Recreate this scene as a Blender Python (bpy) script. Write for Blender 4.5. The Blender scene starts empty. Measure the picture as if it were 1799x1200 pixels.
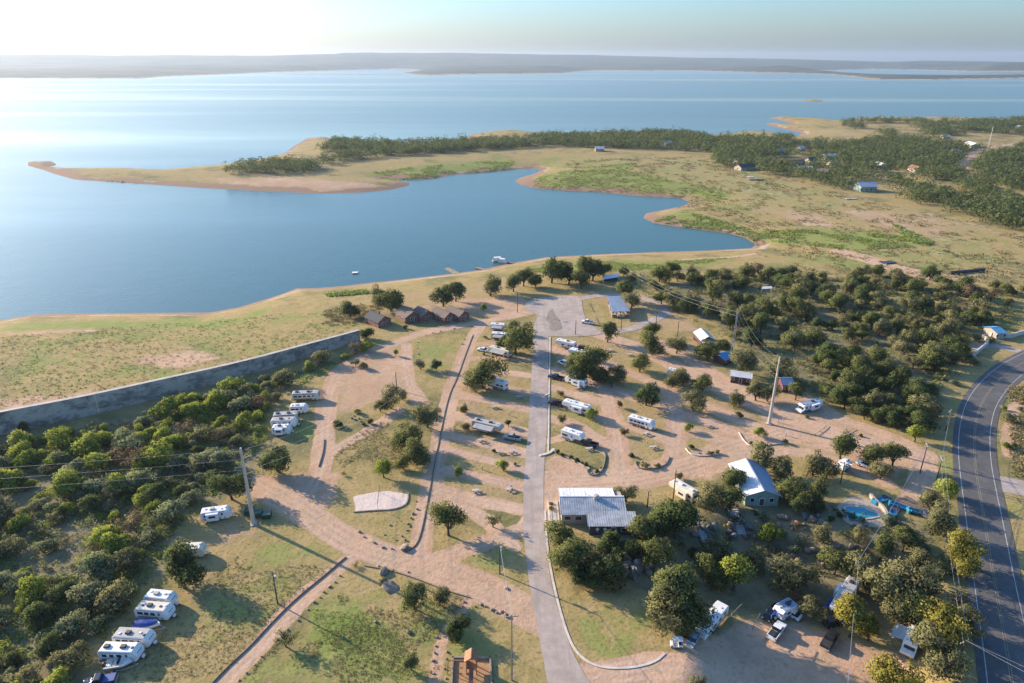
import bpy, bmesh, math, random
import numpy as np
from mathutils import Vector
random.seed(7); RNG = np.random.default_rng(7)
R = math.radians
SC = bpy.context.scene
COL = SC.collection
# ------------------------------------------------------------------ camera, sky, sun, exposure
FPX, PW, PH = 1199.0, 1799.0, 1200.0
CAMZ = 110.0
PITCH = math.atan((600 - 106) / FPX)
cam = bpy.data.objects.new('camera', bpy.data.cameras.new('camera')); COL.objects.link(cam)
cam.location = (0, 0, CAMZ); cam.rotation_euler = (math.pi / 2 - PITCH, 0, 0)
cam.data.sensor_width = 36; cam.data.lens = 36 * FPX / PW
cam.data.clip_start = 1; cam.data.clip_end = 60000
SC.camera = cam
SUN_AZ, SUN_EL = R(59), R(19.5)          # azimuth measured to the left of the view direction
W = bpy.data.worlds.new('World'); SC.world = W; W.use_nodes = True
nt = W.node_tree
bg = nt.nodes['Background']
sky = nt.nodes.new('ShaderNodeTexSky'); sky.sky_type = 'NISHITA'; sky.sun_disc = False
sky.sun_elevation = SUN_EL; sky.sun_rotation = -SUN_AZ
sky.altitude = 300; sky.air_density = 1.35; sky.dust_density = 2.1; sky.ozone_density = 8.5
nt.links.new(sky.outputs[0], bg.inputs[0]); bg.inputs[1].default_value = 0.142
sl = bpy.data.lights.new('sun', 'SUN'); sl.energy = 4.9; sl.angle = R(0.6); sl.color = (1.0, 0.83, 0.63)
so = bpy.data.objects.new('sun', sl); COL.objects.link(so)
SUNV = Vector((-math.sin(SUN_AZ) * math.cos(SUN_EL), math.cos(SUN_AZ) * math.cos(SUN_EL), math.sin(SUN_EL)))
so.rotation_euler = SUNV.to_track_quat('Z', 'Y').to_euler(); so.location = (-200, 200, 300)
SC.view_settings.view_transform = 'Standard'; SC.view_settings.look = 'None'
SC.view_settings.exposure = 1.08; SC.view_settings.gamma = 1; SC.view_settings.use_curve_mapping = False
SC.render.engine = 'CYCLES'
SC.cycles.use_denoising = True
SC.cycles.max_bounces = 6; SC.cycles.diffuse_bounces = 3; SC.cycles.transparent_max_bounces = 8; SC.cycles.volume_bounces = 0

# ------------------------------------------------------------------ pixel <-> world
CP, SP = math.cos(PITCH), math.sin(PITCH)
def ray(px, py):
    a = (px - PW / 2) / FPX; b = (py - PH / 2) / FPX
    return a, CP - b * SP, -SP - b * CP
def at_z(px, py, z):
    dx, dy, dz = ray(px, py); t = (z - CAMZ) / dz
    return dx * t, dy * t
def project(x, y, z):
    z = z - CAMZ
    d = y * CP - z * SP; v = -y * SP - z * CP
    return PW / 2 + FPX * x / d, PH / 2 + FPX * v / d, d
# ------------------------------------------------------------------ numpy helpers
def seg_dist(P, poly, closed):
    """unsigned distance from points P (n,2) to a polyline"""
    P = np.asarray(P, float); V = np.asarray(poly, float)
    out = np.full(len(P), 1e12)
    n = len(V)
    for i in range(n if closed else n - 1):
        a, b = V[i], V[(i + 1) % n]
        d = b - a; L = max(float(d @ d), 1e-9)
        t = np.clip(((P[:, 0] - a[0]) * d[0] + (P[:, 1] - a[1]) * d[1]) / L, 0, 1)
        q = (P[:, 0] - a[0] - t * d[0]) ** 2 + (P[:, 1] - a[1] - t * d[1]) ** 2
        np.minimum(out, q, out=out)
    return np.sqrt(out)
def inside(P, poly):
    P = np.asarray(P, float); V = np.asarray(poly, float)
    c = np.zeros(len(P), bool); n = len(V); x, y = P[:, 0], P[:, 1]
    for i in range(n):
        x1, y1 = V[i]; x2, y2 = V[(i + 1) % n]
        if y1 == y2: continue
        m = ((y1 > y) != (y2 > y)) & (x < (x2 - x1) * (y - y1) / (y2 - y1) + x1)
        c ^= m
    return c
def sdist(P, poly):
    """positive inside"""
    d = seg_dist(P, poly, True)
    return np.where(inside(P, poly), d, -d)
def sstep(a, b, x):
    t = np.clip((x - a) / (b - a), 0, 1); return t * t * (3 - 2 * t)
def hash2(ix, iy, s):
    h = np.sin(ix * 127.1 + iy * 311.7 + s * 74.7) * 43758.5453
    return h - np.floor(h)
def vnoise(x, y, s=0):
    ix, iy = np.floor(x), np.floor(y); fx, fy = x - ix, y - iy
    fx = fx * fx * (3 - 2 * fx); fy = fy * fy * (3 - 2 * fy)
    a = hash2(ix, iy, s); b = hash2(ix + 1, iy, s); c = hash2(ix, iy + 1, s); d = hash2(ix + 1, iy + 1, s)
    return (a * (1 - fx) + b * fx) * (1 - fy) + (c * (1 - fx) + d * fx) * fy
def fbm(x, y, s=0, o=4):
    t = 0; a = 0.5; n = 0
    for k in range(o):
        t = t + a * vnoise(x * 2 ** k, y * 2 ** k, s + k * 9); n += a; a *= 0.5
    return t / n
# ------------------------------------------------------------------ the shore line (lake level z = 0)
HL = 6.0
near_shore = [(-500, 610), (-200, 575), (0, 563), (60, 553), (130, 551), (250, 550), (370, 549), (420, 540), (470, 525), (500, 515),
 (520, 507), (560, 506), (600, 503), (650, 497), (700, 492), (760, 485), (800, 480), (840, 475), (900, 462), (960, 452),
 (1050, 447), (1150, 443), (1250, 440), (1320, 436), (1328, 430), (1310, 418), (1280, 410), (1230, 403), (1180, 397),
 (1150, 392), (1130, 383), (1135, 375), (1160, 370), (1200, 362), (1212, 355), (1195, 348), (1130, 345), (1060, 338),
 (1000, 335), (950, 332), (915, 325), (905, 318), (915, 312), (940, 305), (952, 298), (935, 296), (900, 298), (860, 302),
 (800, 307), (760, 314), (722, 316), (685, 315), (720, 321), (718, 326), (690, 333), (640, 338), (560, 340), (450, 335), (350, 330), (280, 325),
 (200, 320), (130, 315), (95, 305), (75, 298), (50, 291), (50, 284), (90, 283), (100, 290), (85, 293), (120, 296), (200, 295), (290, 298),
 (380, 290), (440, 283), (500, 270), (515, 258), (540, 243), (572, 241), (590, 247), (640, 250), (700, 252), (820, 246),
 (825, 237), (870, 230), (910, 229), (960, 236), (1050, 236), (1120, 231), (1190, 231), (1240, 238), (1290, 234), (1310, 230),
 (1360, 233), (1400, 239), (1410, 234), (1345, 219), (1350, 216), (1395, 220), (1380, 214), (1350, 207), (1370, 205), (1440, 209), (1490, 213),
 (1520, 206), (1560, 207), (1650, 206), (1740, 209), (1799, 213), (2100, 225)]
LAND_NEAR = [at_z(x, y, 0) for x, y in near_shore] + [(9000, 900), (9000, -1500), (-3000, -1500), (-1200, 0)]
far_shore = [(-500, 146), (0, 138), (130, 138), (250, 138), (290, 134.5), (390, 131), (480, 127), (600, 124), (690, 121.5),
 (735, 123), (715, 128), (760, 131.5), (830, 130), (900, 129.5), (990, 129), (1000, 127), (1040, 124), (1200, 124), (1300, 127), (1450, 130.5),
 (1500, 135), (1530, 139), (1640, 140.5), (1740, 138.5), (1799, 137.5), (2300, 138),
 (2300, 131), (1799, 131.5), (1640, 133), (1560, 131.5), (1480, 128), (1440, 124), (1520, 122), (1600, 123), (1700, 126), (1799, 127), (2300, 127)]
_fs = [at_z(x, y, 0) for x, y in far_shore]
LAND_FAR = _fs + [(16000, 9000), (13000, 17000), (-13000, 17000), (-16000, 6000)]
ISLES = [[at_z(x, y, 0) for x, y in q] for q in (
 [(1408, 176), (1425, 174), (1448, 177), (1440, 179), (1420, 178)],
 [(48, 290), (60, 284), (90, 284), (98, 288), (75, 293)],
 [(700, 128), (740, 127), (775, 131), (790, 133), (740, 132)])]
def water_sd(P):
    s = sdist(P, LAND_NEAR)
    f = sdist(P, LAND_FAR)
    s = np.maximum(s, f)
    for q in ISLES: s = np.maximum(s, sdist(P, q))
    return s
bowl_px = [(992, 1010), (1080, 985), (1180, 930), (1220, 908), (1285, 885), (1350, 895), (1480, 937), (1600, 945), (1665, 1000), (1700, 1200), (1730, 1400),
 (1150, 1400), (1190, 1215), (1200, 1150), (1165, 1090), (1120, 1060), (1010, 1050)]
BOWL = [at_z(x, y, HL) for x, y in bowl_px]
ridge_px = [(-500, 101), (0, 99), (250, 100), (450, 99), (590, 97), (605, 95), (790, 94.3), (900, 97), (1100, 101), (1300, 105), (1500, 108), (1560, 110), (1640, 108.5), (1700, 109), (1799, 110), (2300, 110)]
RX = np.array([math.atan2(*ray(x, 106)[:2]) for x, _ in ridge_px])
RY = np.array([(106 - y) * CP * CP / FPX for _, y in ridge_px])
def height_from(P, s):
    x, y = P[:, 0], P[:, 1]; r = np.hypot(x, y); th = np.arctan2(x, y)
    z = np.where(s > 0, HL * (1 - np.exp(-np.maximum(s, 0) / 32)), np.maximum(-5, s * 0.11))
    near = (r < 420)
    if near.any():
        zz = z[near]; b = sdist(P[near], BOWL)
        z[near] = zz - 3.6 * sstep(0, 13, b)
    far = (r > 4200) & (s > 0)
    if far.any():
        rr = r[far]; t = th[far]
        n1 = fbm(t * 9, rr / 2600, 3, 4); n2 = fbm(x[far] / 260, y[far] / 260, 5, 3)
        want = CAMZ + 12500 * np.interp(t, RX, RY)
        ridge = np.clip(want, 20, 400) * np.exp(-((rr - 12500) / 2300) ** 2)
        mid = (22 + 50 * n1 + 30 * sstep(0.42, 0.6, t)) * np.exp(-((rr - 8600 + 900 * np.sin(t * 7)) / 1300) ** 2) * sstep(-0.75, 0.1, t + 0.35)
        low = 10 * n2 + 18 * sstep(0, 2500, s[far]) * n1
        z[far] += (np.maximum(ridge * (0.94 + 0.08 * n1), mid) + low) * sstep(0, 500, s[far])
    return z
def height(P): return height_from(P, water_sd(P))
def hz(x, y): return float(height(np.array([[x, y]]))[0])
def G(px, py, dz=0.0):
    """the point of the terrain (raised by dz) seen at a pixel of the photograph"""
    z = HL
    for _ in range(5):
        x, y = at_z(px, py, z + dz); z2 = hz(x, y)
        if abs(z2 - z) < 0.01: break
        z = z2
    return Vector((x, y, z2))
def Gs(pts, z=HL): return [at_z(x, y, z) for x, y in pts]

# ------------------------------------------------------------------ materials
MATS = {}
def ntree(name):
    m = bpy.data.materials.new(name); m.use_nodes = True
    t = m.node_tree; b = t.nodes['Principled BSDF']; return m, t, b
class N:
    def __init__(s, t): s.t = t
    def new(s, k, **kw):
        n = s.t.nodes.new(k)
        for a, v in kw.items(): setattr(n, a, v)
        return n
    def link(s, a, b): s.t.links.new(a, b)
    def put(s, v, inp):
        if hasattr(v, 'is_output') or isinstance(v, bpy.types.NodeSocket): s.link(v, inp)
        else: inp.default_value = v
    def noise(s, scale, detail=4, rough=0.55, vec=None, dist=0.0):
        n = s.new('ShaderNodeTexNoise'); n.inputs['Scale'].default_value = scale; n.inputs['Detail'].default_value = detail
        n.inputs['Roughness'].default_value = rough; n.inputs['Distortion'].default_value = dist
        if vec is not None: s.link(vec, n.inputs['Vector'])
        return n.outputs['Fac']
    def math(s, op, a, b=0.0, clamp=False):
        n = s.new('ShaderNodeMath', operation=op, use_clamp=clamp); s.put(a, n.inputs[0]); s.put(b, n.inputs[1]); return n.outputs[0]
    def ramp(s, v, a, b, c=0.0, d=1.0):
        n = s.new('ShaderNodeMapRange', clamp=True, interpolation_type='SMOOTHSTEP'); s.put(v, n.inputs[0])
        for i, k in enumerate((a, b, c, d)): n.inputs[i + 1].default_value = k
        return n.outputs[0]
    def mix(s, f, a, b):
        n = s.new('ShaderNodeMix', data_type='RGBA'); s.put(f, n.inputs[0])
        s.put(a if not isinstance(a, tuple) else (*a[:3], 1), n.inputs[6]); s.put(b if not isinstance(b, tuple) else (*b[:3], 1), n.inputs[7]); return n.outputs[2]
    def pos(s):
        return s.new('ShaderNodeNewGeometry').outputs['Position']
    def obj(s):
        return s.new('ShaderNodeTexCoord').outputs['Object']
    def attr(s, name):
        return s.new('ShaderNodeAttribute', attribute_name=name).outputs['Fac']
    def bump(s, h, strength, dist, inp):
        n = s.new('ShaderNodeBump'); n.inputs['Strength'].default_value = strength; n.inputs['Distance'].default_value = dist
        s.link(h, n.inputs['Height']); s.link(n.outputs[0], inp)
def mat(name, col, rough=0.6, metal=0.0, var=0.25, scale=1.2, col2=None, bump=0.0, spec=0.4):
    """a plain surface with grain and wear of its own"""
    if name in MATS: return MATS[name]
    m, t, b = ntree(name); n = N(t); p = n.pos()
    f = n.ramp(n.noise(scale, 5, 0.6, p), 0.3, 0.7)
    c2 = col2 or tuple(c * (1 - var) for c in col)
    c = n.mix(f, col, c2)
    n.link(c, b.inputs['Base Color']); b.inputs['Roughness'].default_value = rough; b.inputs['Metallic'].default_value = metal
    b.inputs['Specular IOR Level'].default_value = spec
    if bump: n.bump(n.noise(scale * 4, 4, 0.6, p), bump, 0.1, b.inputs['Normal'])
    MATS[name] = m; return m
def foliage(name, c1, c2, c3, trans=0.35):
    m, t, b = ntree(name); t.nodes.remove(b); n = N(t)
    out = t.nodes['Material Output']
    oi = n.new('ShaderNodeObjectInfo').outputs['Random']
    f = n.noise(0.9, 3, 0.6, n.pos())
    base = n.mix(oi, c1, c2)
    base = n.mix(n.ramp(f, 0.42, 0.72), base, c3)
    hs = n.new('ShaderNodeHueSaturation'); n.link(base, hs.inputs['Color'])
    n.link(n.ramp(n.noise(3.1, 2, 0.5, n.pos()), 0.25, 0.75, 0.6, 1.35), hs.inputs['Value'])
    d = n.new('ShaderNodeBsdfDiffuse'); n.link(hs.outputs[0], d.inputs[0])
    tr = n.new('ShaderNodeBsdfTranslucent'); n.link(hs.outputs[0], tr.inputs[0])
    mx = n.new('ShaderNodeMixShader'); mx.inputs[0].default_value = trans
    n.link(d.outputs[0], mx.inputs[1]); n.link(tr.outputs[0], mx.inputs[2]); n.link(mx.outputs[0], out.inputs[0])
    MATS[name] = m; return m
def ground_material():
    m, t, b = ntree('ground_cover'); n = N(t); p = n.pos()
    n1 = n.noise(0.035, 6, 0.6, p); n2 = n.noise(0.22, 5, 0.65, p); n3 = n.noise(1.3, 4, 0.6, p); n4 = n.noise(0.008, 4, 0.5, p)
    dry = n.mix(n.ramp(n2, 0.35, 0.68), (0.375, 0.272, 0.118), (0.285, 0.222, 0.080))
    dry = n.mix(n.ramp(n1, 0.48, 0.66), dry, (0.165, 0.155, 0.06))
    dry = n.mix(n.ramp(n3, 0.5, 0.72, 0, 0.75), dry, (0.13, 0.11, 0.05)); dry = n.mix(n.ramp(n.noise(0.5, 5, 0.7, p, 1.0), 0.52, 0.72, 0, 0.7), dry, (0.40, 0.29, 0.16))
    dirt = n.mix(n.ramp(n2, 0.3, 0.7), (0.52, 0.333, 0.215), (0.42, 0.26, 0.16))
    dirt = n.mix(n.ramp(n1, 0.45, 0.7, 0, 0.6), dirt, (0.60, 0.40, 0.265))
    dirt = n.mix(n.ramp(n3, 0.5, 0.75, 0, 0.5), dirt, (0.27, 0.165, 0.10)); dirt = n.mix(n.ramp(n.noise(0.42, 5, 0.72, p, 1.5), 0.5, 0.68, 0, 0.7), dirt, (0.29, 0.22, 0.12)); dirt = n.mix(n.ramp(n.noise(0.09, 4, 0.6, p, 1.0), 0.5, 0.66, 0, 0.5), dirt, (0.37, 0.27, 0.17))
    green = n.mix(n.ramp(n2, 0.35, 0.65), (0.20, 0.235, 0.055), (0.27, 0.26, 0.085))
    green = n.mix(n.ramp(n3, 0.5, 0.75, 0, 0.6), green, (0.06, 0.085, 0.02))
    sand = n.mix(n.ramp(n2, 0.3, 0.7), (0.40, 0.29, 0.18), (0.46, 0.35, 0.245))
    wood = n.mix(n.ramp(n.noise(0.02, 6, 0.7, p), 0.35, 0.65), (0.020, 0.034, 0.020), (0.045, 0.058, 0.030))
    wood = n.mix(n.ramp(n.noise(0.0022, 5, 0.65, p), 0.42, 0.6), wood, (0.075, 0.075, 0.04))
    dark_soil = n.mix(n.ramp(n2, 0.35, 0.65), (0.155, 0.135, 0.07), (0.24, 0.20, 0.11))
    def fac(name, amp=0.7, lo=0.34, hi=0.66):
        e = n.math('ADD', n.math('MULTIPLY', n.math('SUBTRACT', n2, 0.5), amp), n.math('MULTIPLY', n.math('SUBTRACT', n1, 0.5), amp * 0.8))
        return n.ramp(n.math('ADD', n.attr(name), e), lo, hi)
    c = n.mix(fac('green', 1.2), dry, green)
    c = n.mix(fac('sand', 1.0), c, sand)
    c = n.mix(fac('dark_soil', 0.8), c, dark_soil)
    c = n.mix(fac('dirt', 0.75), c, dirt)
    c = n.mix(n.math('MULTIPLY', n.attr('rut'), n.ramp(n2, 0.3, 0.6), True), c, (0.56, 0.42, 0.325))
    c = n.mix(fac('court', 0.3), c, (0.62, 0.50, 0.42))
    c = n.mix(fac('wood', 0.5), c, wood)
    wet = n.attr('wet')
    c = n.mix(n.ramp(wet, 0.3, 0.8), c, (0.28, 0.18, 0.115))
    n.link(c, b.inputs['Base Color']); b.inputs['Roughness'].default_value = 0.95; b.inputs['Specular IOR Level'].default_value = 0.1
    hh = n.math('ADD', n.math('MULTIPLY', n3, 0.35), n.math('MULTIPLY', n2, 1.0))
    n.bump(hh, 0.55, 0.5, b.inputs['Normal'])
    return m
def water_material():
    m, t, b = ntree('lake_water'); n = N(t); p = n.pos()
    mp = n.new('ShaderNodeMapping'); mp.inputs['Scale'].default_value = (0.00022, 0.0013, 1); mp.inputs['Rotation'].default_value = (0, 0, R(-4)); n.link(p, mp.inputs[0])
    st = n.noise(1.0, 5, 0.55, mp.outputs[0], 0.4)
    calm = n.ramp(st, 0.48, 0.68)
    c = n.mix(n.noise(0.004, 3, 0.5, p), (0.030, 0.088, 0.080), (0.046, 0.104, 0.094))
    n.link(c, b.inputs['Base Color']); b.inputs['IOR'].default_value = 1.333
    n.link(n.math('ADD', n.math('MULTIPLY', calm, -0.14), 0.23), b.inputs['Roughness'])
    w1 = n.math('ADD', n.noise(0.5, 3, 0.6, p), n.math('MULTIPLY', n.noise(0.06, 4, 0.6, p), 2.0))
    bp = n.new('ShaderNodeBump'); n.link(n.math('ADD', n.math('MULTIPLY', calm, -0.10), 0.14), bp.inputs['Strength']); bp.inputs['Distance'].default_value = 0.4
    n.link(w1, bp.inputs['Height']); n.link(bp.outputs[0], b.inputs['Normal'])
    return m
M_GROUND = ground_material(); M_WATER = water_material()
def asphalt(name, col, crack):
    m, t, b = ntree(name); n = N(t); p = n.pos()
    n2 = n.noise(0.3, 6, 0.65, p); n3 = n.noise(2.5, 4, 0.6, p)
    c = n.mix(n.ramp(n2, 0.3, 0.7), col, tuple(x * 0.72 for x in col)); c = n.mix(n.ramp(n3, 0.5, 0.8, 0, 0.4), c, tuple(x * 1.3 for x in col))
    v = n.new('ShaderNodeTexVoronoi', feature='DISTANCE_TO_EDGE'); v.inputs['Scale'].default_value = 0.16; n.link(p, v.inputs['Vector'])
    c = n.mix(n.ramp(v.outputs[0], 0.0, 0.006, crack * .5, 0), c, tuple(x * 0.4 for x in col))
    mp = n.new('ShaderNodeMapping'); mp.inputs['Scale'].default_value = (0.9, 0.03, 1); n.link(p, mp.inputs[0])
    c = n.mix(n.ramp(n.noise(1, 4, 0.6, mp.outputs[0]), 0.45, 0.7, 0, 0.5), c, tuple(x * 0.65 for x in col))
    c = n.mix(n.ramp(n.noise(0.07, 3, 0.5, p, 0.5), 0.52, 0.6, 0, 0.3), c, tuple(x * 0.6 for x in col))
    n.link(c, b.inputs['Base Color']); b.inputs['Roughness'].default_value = 0.9; b.inputs['Specular IOR Level'].default_value = 0.2
    n.bump(n3, 0.3, 0.05, b.inputs['Normal']); MATS[name] = m; return m
M_ROAD = asphalt('old_pale_asphalt', (0.45, 0.365, 0.305), 0.3)
M_HWY = asphalt('dark_asphalt', (0.135, 0.128, 0.122), 0.2)
M_LINE = mat('worn_white_line', (0.48, 0.46, 0.43), 0.8, var=0.35, scale=0.8)
M_YEL = mat('worn_yellow_line', (0.30, 0.25, 0.16), 0.8, var=0.4)
M_CONC = mat('pale_concrete', (0.52, 0.46, 0.40), 0.85, var=0.3, scale=0.5, bump=0.2)
M_KERB = mat('white_kerb', (0.64, 0.55, 0.46), 0.85, var=0.25, scale=0.7)
M_STONE = mat('limestone', (0.34, 0.26, 0.19), 0.9, col2=(0.20, 0.15, 0.11), scale=1.5, bump=0.5)
M_EDGE = mat('shade_toned_edging_stone', (0.15, 0.115, 0.09), 0.95, var=0.4, scale=1.5, bump=0.4)  # stone colour darkened to carry the shadow line of the low wall
M_GREYROCK = mat('grey_rock', (0.21, 0.19, 0.175), 0.9, col2=(0.08, 0.075, 0.07), scale=0.8, bump=0.6)
M_BROWNROCK = mat('brown_rock', (0.30, 0.20, 0.14), 0.9, col2=(0.16, 0.11, 0.08), scale=0.8, bump=0.6)
M_WHITE = mat('white_fibreglass', (0.78, 0.76, 0.72), 0.35, var=0.1, scale=0.6)
M_CREAM = mat('cream_fibreglass', (0.70, 0.62, 0.48), 0.4, var=0.12, scale=0.6)
M_BEIGE = mat('beige_panel', (0.50, 0.43, 0.34), 0.45, var=0.15, scale=0.6)
M_GREYROOF = mat('grey_membrane', (0.42, 0.40, 0.38), 0.6, var=0.2, scale=0.7)
M_GLASS = mat('dark_glass', (0.015, 0.018, 0.022), 0.08, var=0.1, spec=0.6)
M_TYRE = mat('black_rubber', (0.02, 0.02, 0.02), 0.8)
M_RIM = mat('grey_rim', (0.45, 0.45, 0.45), 0.35, 0.6)
M_DARK = mat('charcoal_plastic', (0.045, 0.043, 0.042), 0.5)
M_BROWNSTR = mat('brown_graphic', (0.16, 0.10, 0.07), 0.5)
M_GREYSTR = mat('grey_graphic', (0.22, 0.22, 0.23), 0.5)
M_BLUESTR = mat('blue_graphic', (0.06, 0.13, 0.30), 0.5)
M_METAL = mat('galvanised_sheet', (0.56, 0.55, 0.53), 0.5, 0.1, var=0.35, scale=0.6)
M_WMETAL = mat('white_roof_sheet', (0.72, 0.70, 0.67), 0.5, 0.1, var=0.12, scale=0.3)
M_BMETAL = mat('blue_grey_roof_sheet', (0.30, 0.36, 0.44), 0.45, 0.3, var=0.15, scale=0.3)
M_SBLUE = mat('sky_blue_sheet', (0.10, 0.30, 0.50), 0.5, 0.1, var=0.15)
M_STEEL = mat('weathered_steel', (0.55, 0.53, 0.50), 0.45, 0.4, var=0.15, scale=0.6)
M_POLE = mat('creosote_wood', (0.10, 0.07, 0.05), 0.9, var=0.35, scale=3)
M_PALEWOOD = mat('weathered_timber', (0.34, 0.27, 0.20), 0.85, var=0.3, scale=3)
M_ORANGEWOOD = mat('stained_timber', (0.38, 0.18, 0.08), 0.75, var=0.3, scale=2)
M_BRICK = mat('red_brick', (0.27, 0.115, 0.085), 0.9, var=0.35, scale=2.5)
M_SHINGLE = mat('brown_shingle', (0.19, 0.145, 0.115), 0.9, var=0.35, scale=1.5)
M_DSHINGLE = mat('dark_slate_shingle', (0.06, 0.065, 0.075), 0.85, var=0.3, scale=1.5)
M_REDWALL = mat('red_stained_board', (0.20, 0.065, 0.045), 0.85, var=0.3, scale=2)
M_BROWNWALL = mat('dark_brown_board', (0.10, 0.055, 0.04), 0.85, var=0.3, scale=2)
M_NAVY = mat('navy_board', (0.045, 0.06, 0.10), 0.7, var=0.2)
M_TAN = mat('tan_stucco', (0.42, 0.35, 0.27), 0.9, var=0.2)
M_TEALWALL = mat('pale_green_board', (0.26, 0.33, 0.28), 0.8, var=0.2)
M_BARK = mat('oak_bark', (0.10, 0.08, 0.06), 0.95, var=0.4, scale=3)
M_GREENBIN = mat('dark_green_steel', (0.012, 0.07, 0.045), 0.5, var=0.2)
M_TARP = mat('blue_tarpaulin', (0.015, 0.07, 0.32), 0.55, var=0.35, scale=1.5)
M_WIRE = mat('aluminium_wire', (0.55, 0.53, 0.50), 0.4, 0.5)
M_POOLW = mat('pool_water', (0.03, 0.30, 0.38), 0.05, var=0.25, scale=0.4, spec=0.5)
M_SLIDE = mat('aqua_vinyl', (0.03, 0.24, 0.36), 0.45, var=0.3)
def paint(name, c): return mat(name, c, 0.25, 0.0, var=0.08, spec=0.6)
P_WHITE = paint('white_car_paint', (0.75, 0.75, 0.74)); P_BLACK = paint('black_car_paint', (0.012, 0.012, 0.014)); P_GREY = paint('silver_car_paint', (0.30, 0.33, 0.36))
P_MAROON = paint('maroon_car_paint', (0.09, 0.015, 0.02)); P_NAVY = paint('navy_car_paint', (0.02, 0.025, 0.06)); P_BLUE = paint('blue_car_paint', (0.05, 0.12, 0.26)); P_GREENP = paint('dark_green_car_paint', (0.012, 0.03, 0.025))
F_OAK = foliage('oak_leaves', (0.128, 0.159, 0.051), (0.165, 0.189, 0.067), (0.256, 0.250, 0.104), 0.42)
F_DARK = foliage('dark_oak_leaves', (0.088, 0.127, 0.047), (0.117, 0.150, 0.058), (0.189, 0.202, 0.075), 0.42)
F_OLIVE = foliage('olive_leaves', (0.190, 0.196, 0.086), (0.230, 0.224, 0.103), (0.310, 0.282, 0.144), 0.42)
F_LIME = foliage('yellow_green_leaves', (0.241, 0.308, 0.050), (0.314, 0.358, 0.067), (0.403, 0.403, 0.101), 0.42)
F_YELLOW = foliage('autumn_yellow_leaves', (0.30, 0.275, 0.055), (0.35, 0.30, 0.06), (0.25, 0.25, 0.07), 0.4)
F_GREYG = foliage('grey_green_leaves', (0.20, 0.245, 0.12), (0.24, 0.265, 0.14), (0.31, 0.315, 0.18), 0.45)
F_GOLD = foliage('golden_flowers', (0.50, 0.34, 0.02), (0.52, 0.36, 0.02), (0.30, 0.28, 0.03))
F_BROWN = foliage('dry_brown_leaves', (0.20, 0.15, 0.09), (0.23, 0.17, 0.11), (0.17, 0.13, 0.08), 0.2)
F_TUFT = foliage('dry_grass_blades', (0.26, 0.215, 0.095), (0.26, 0.215, 0.095), (0.34, 0.27, 0.14), 0.3)
F_REED = foliage('green_reeds', (0.27, 0.33, 0.09), (0.27, 0.33, 0.09), (0.36, 0.37, 0.13), 0.5)

# ------------------------------------------------------------------ mesh builder
class MB:
    def __init__(s): s.v = []; s.f = []
    def add(s, vs, fs):
        o = len(s.v); s.v += [tuple(v) for v in vs]; s.f += [tuple(i + o for i in f) for f in fs]; return s
    def box(s, c, d, rz=0.0):
        x, y, z = c; a, b, h = d[0] / 2, d[1] / 2, d[2] / 2; cs, sn = math.cos(rz), math.sin(rz)
        vs = [(x + i * a * cs - j * b * sn, y + i * a * sn + j * b * cs, z + k * h) for k in (-1, 1) for i, j in ((-1, -1), (1, -1), (1, 1), (-1, 1))]
        return s.add(vs, [(3, 2, 1, 0), (4, 5, 6, 7), (0, 1, 5, 4), (1, 2, 6, 5), (2, 3, 7, 6), (3, 0, 4, 7)])
    def prism(s, prof, y0, y1, inset=0.0, zc=None):
        """side outline in XZ, extruded across Y"""
        n = len(prof)
        vs = [(x, y0, z) for x, z in prof] + [(x, y1, z) for x, z in prof]
        fs = [tuple(range(n)), tuple(range(2 * n - 1, n - 1, -1))] + [((i + 1) % n, i, i + n, (i + 1) % n + n) for i in range(n)]
        return s.add(vs, fs)
    def tube(s, p0, p1, r0, r1=None, n=8, cap=True):
        r1 = r0 if r1 is None else r1; p0, p1 = Vector(p0), Vector(p1); d = (p1 - p0).normalized()
        u = d.orthogonal().normalized(); w = d.cross(u)
        vs = [p0 + (u * math.cos(2 * math.pi * i / n) + w * math.sin(2 * math.pi * i / n)) * r0 for i in range(n)] + \
             [p1 + (u * math.cos(2 * math.pi * i / n) + w * math.sin(2 * math.pi * i / n)) * r1 for i in range(n)]
        fs = [(i, (i + 1) % n, (i + 1) % n + n, i + n) for i in range(n)]
        if cap: fs += [tuple(range(n - 1, -1, -1)), tuple(range(n, 2 * n))]
        return s.add(vs, fs)
    def path(s, pts, r, n=6):
        for a, b in zip(pts[:-1], pts[1:]): s.tube(a, b, r, r, n)
        return s
    def build(s, name, m, parent=None, bevel=0.0, smooth=False):
        me = bpy.data.meshes.new(name); me.from_pydata(s.v, [], s.f)
        bm = bmesh.new(); bm.from_mesh(me); bmesh.ops.recalc_face_normals(bm, faces=bm.faces)
        if bevel: bmesh.ops.bevel(bm, geom=list(bm.edges), offset=bevel, segments=2, affect='EDGES', profile=0.5, clamp_overlap=True)
        bm.to_mesh(me); bm.free()
        me.materials.append(m)
        if smooth: me.polygons.foreach_set('use_smooth', [True] * len(me.polygons))
        return put(name, me, parent)
def put(name, me, parent=None):
    o = bpy.data.objects.new(name, me); COL.objects.link(o)
    if parent is not None: o.parent = parent
    return o
def tag(o, label=None, cat=None, group=None, kind=None):
    for k, v in (('label', label), ('category', cat), ('group', group), ('kind', kind)):
        if v: o[k] = v
    return o
def root(name, loc, rz, label, cat, group=None):
    o = put(name, None); o.empty_display_size = 0.5; o.location = loc; o.rotation_euler = (0, 0, rz); return tag(o, label, cat, group)
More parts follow.
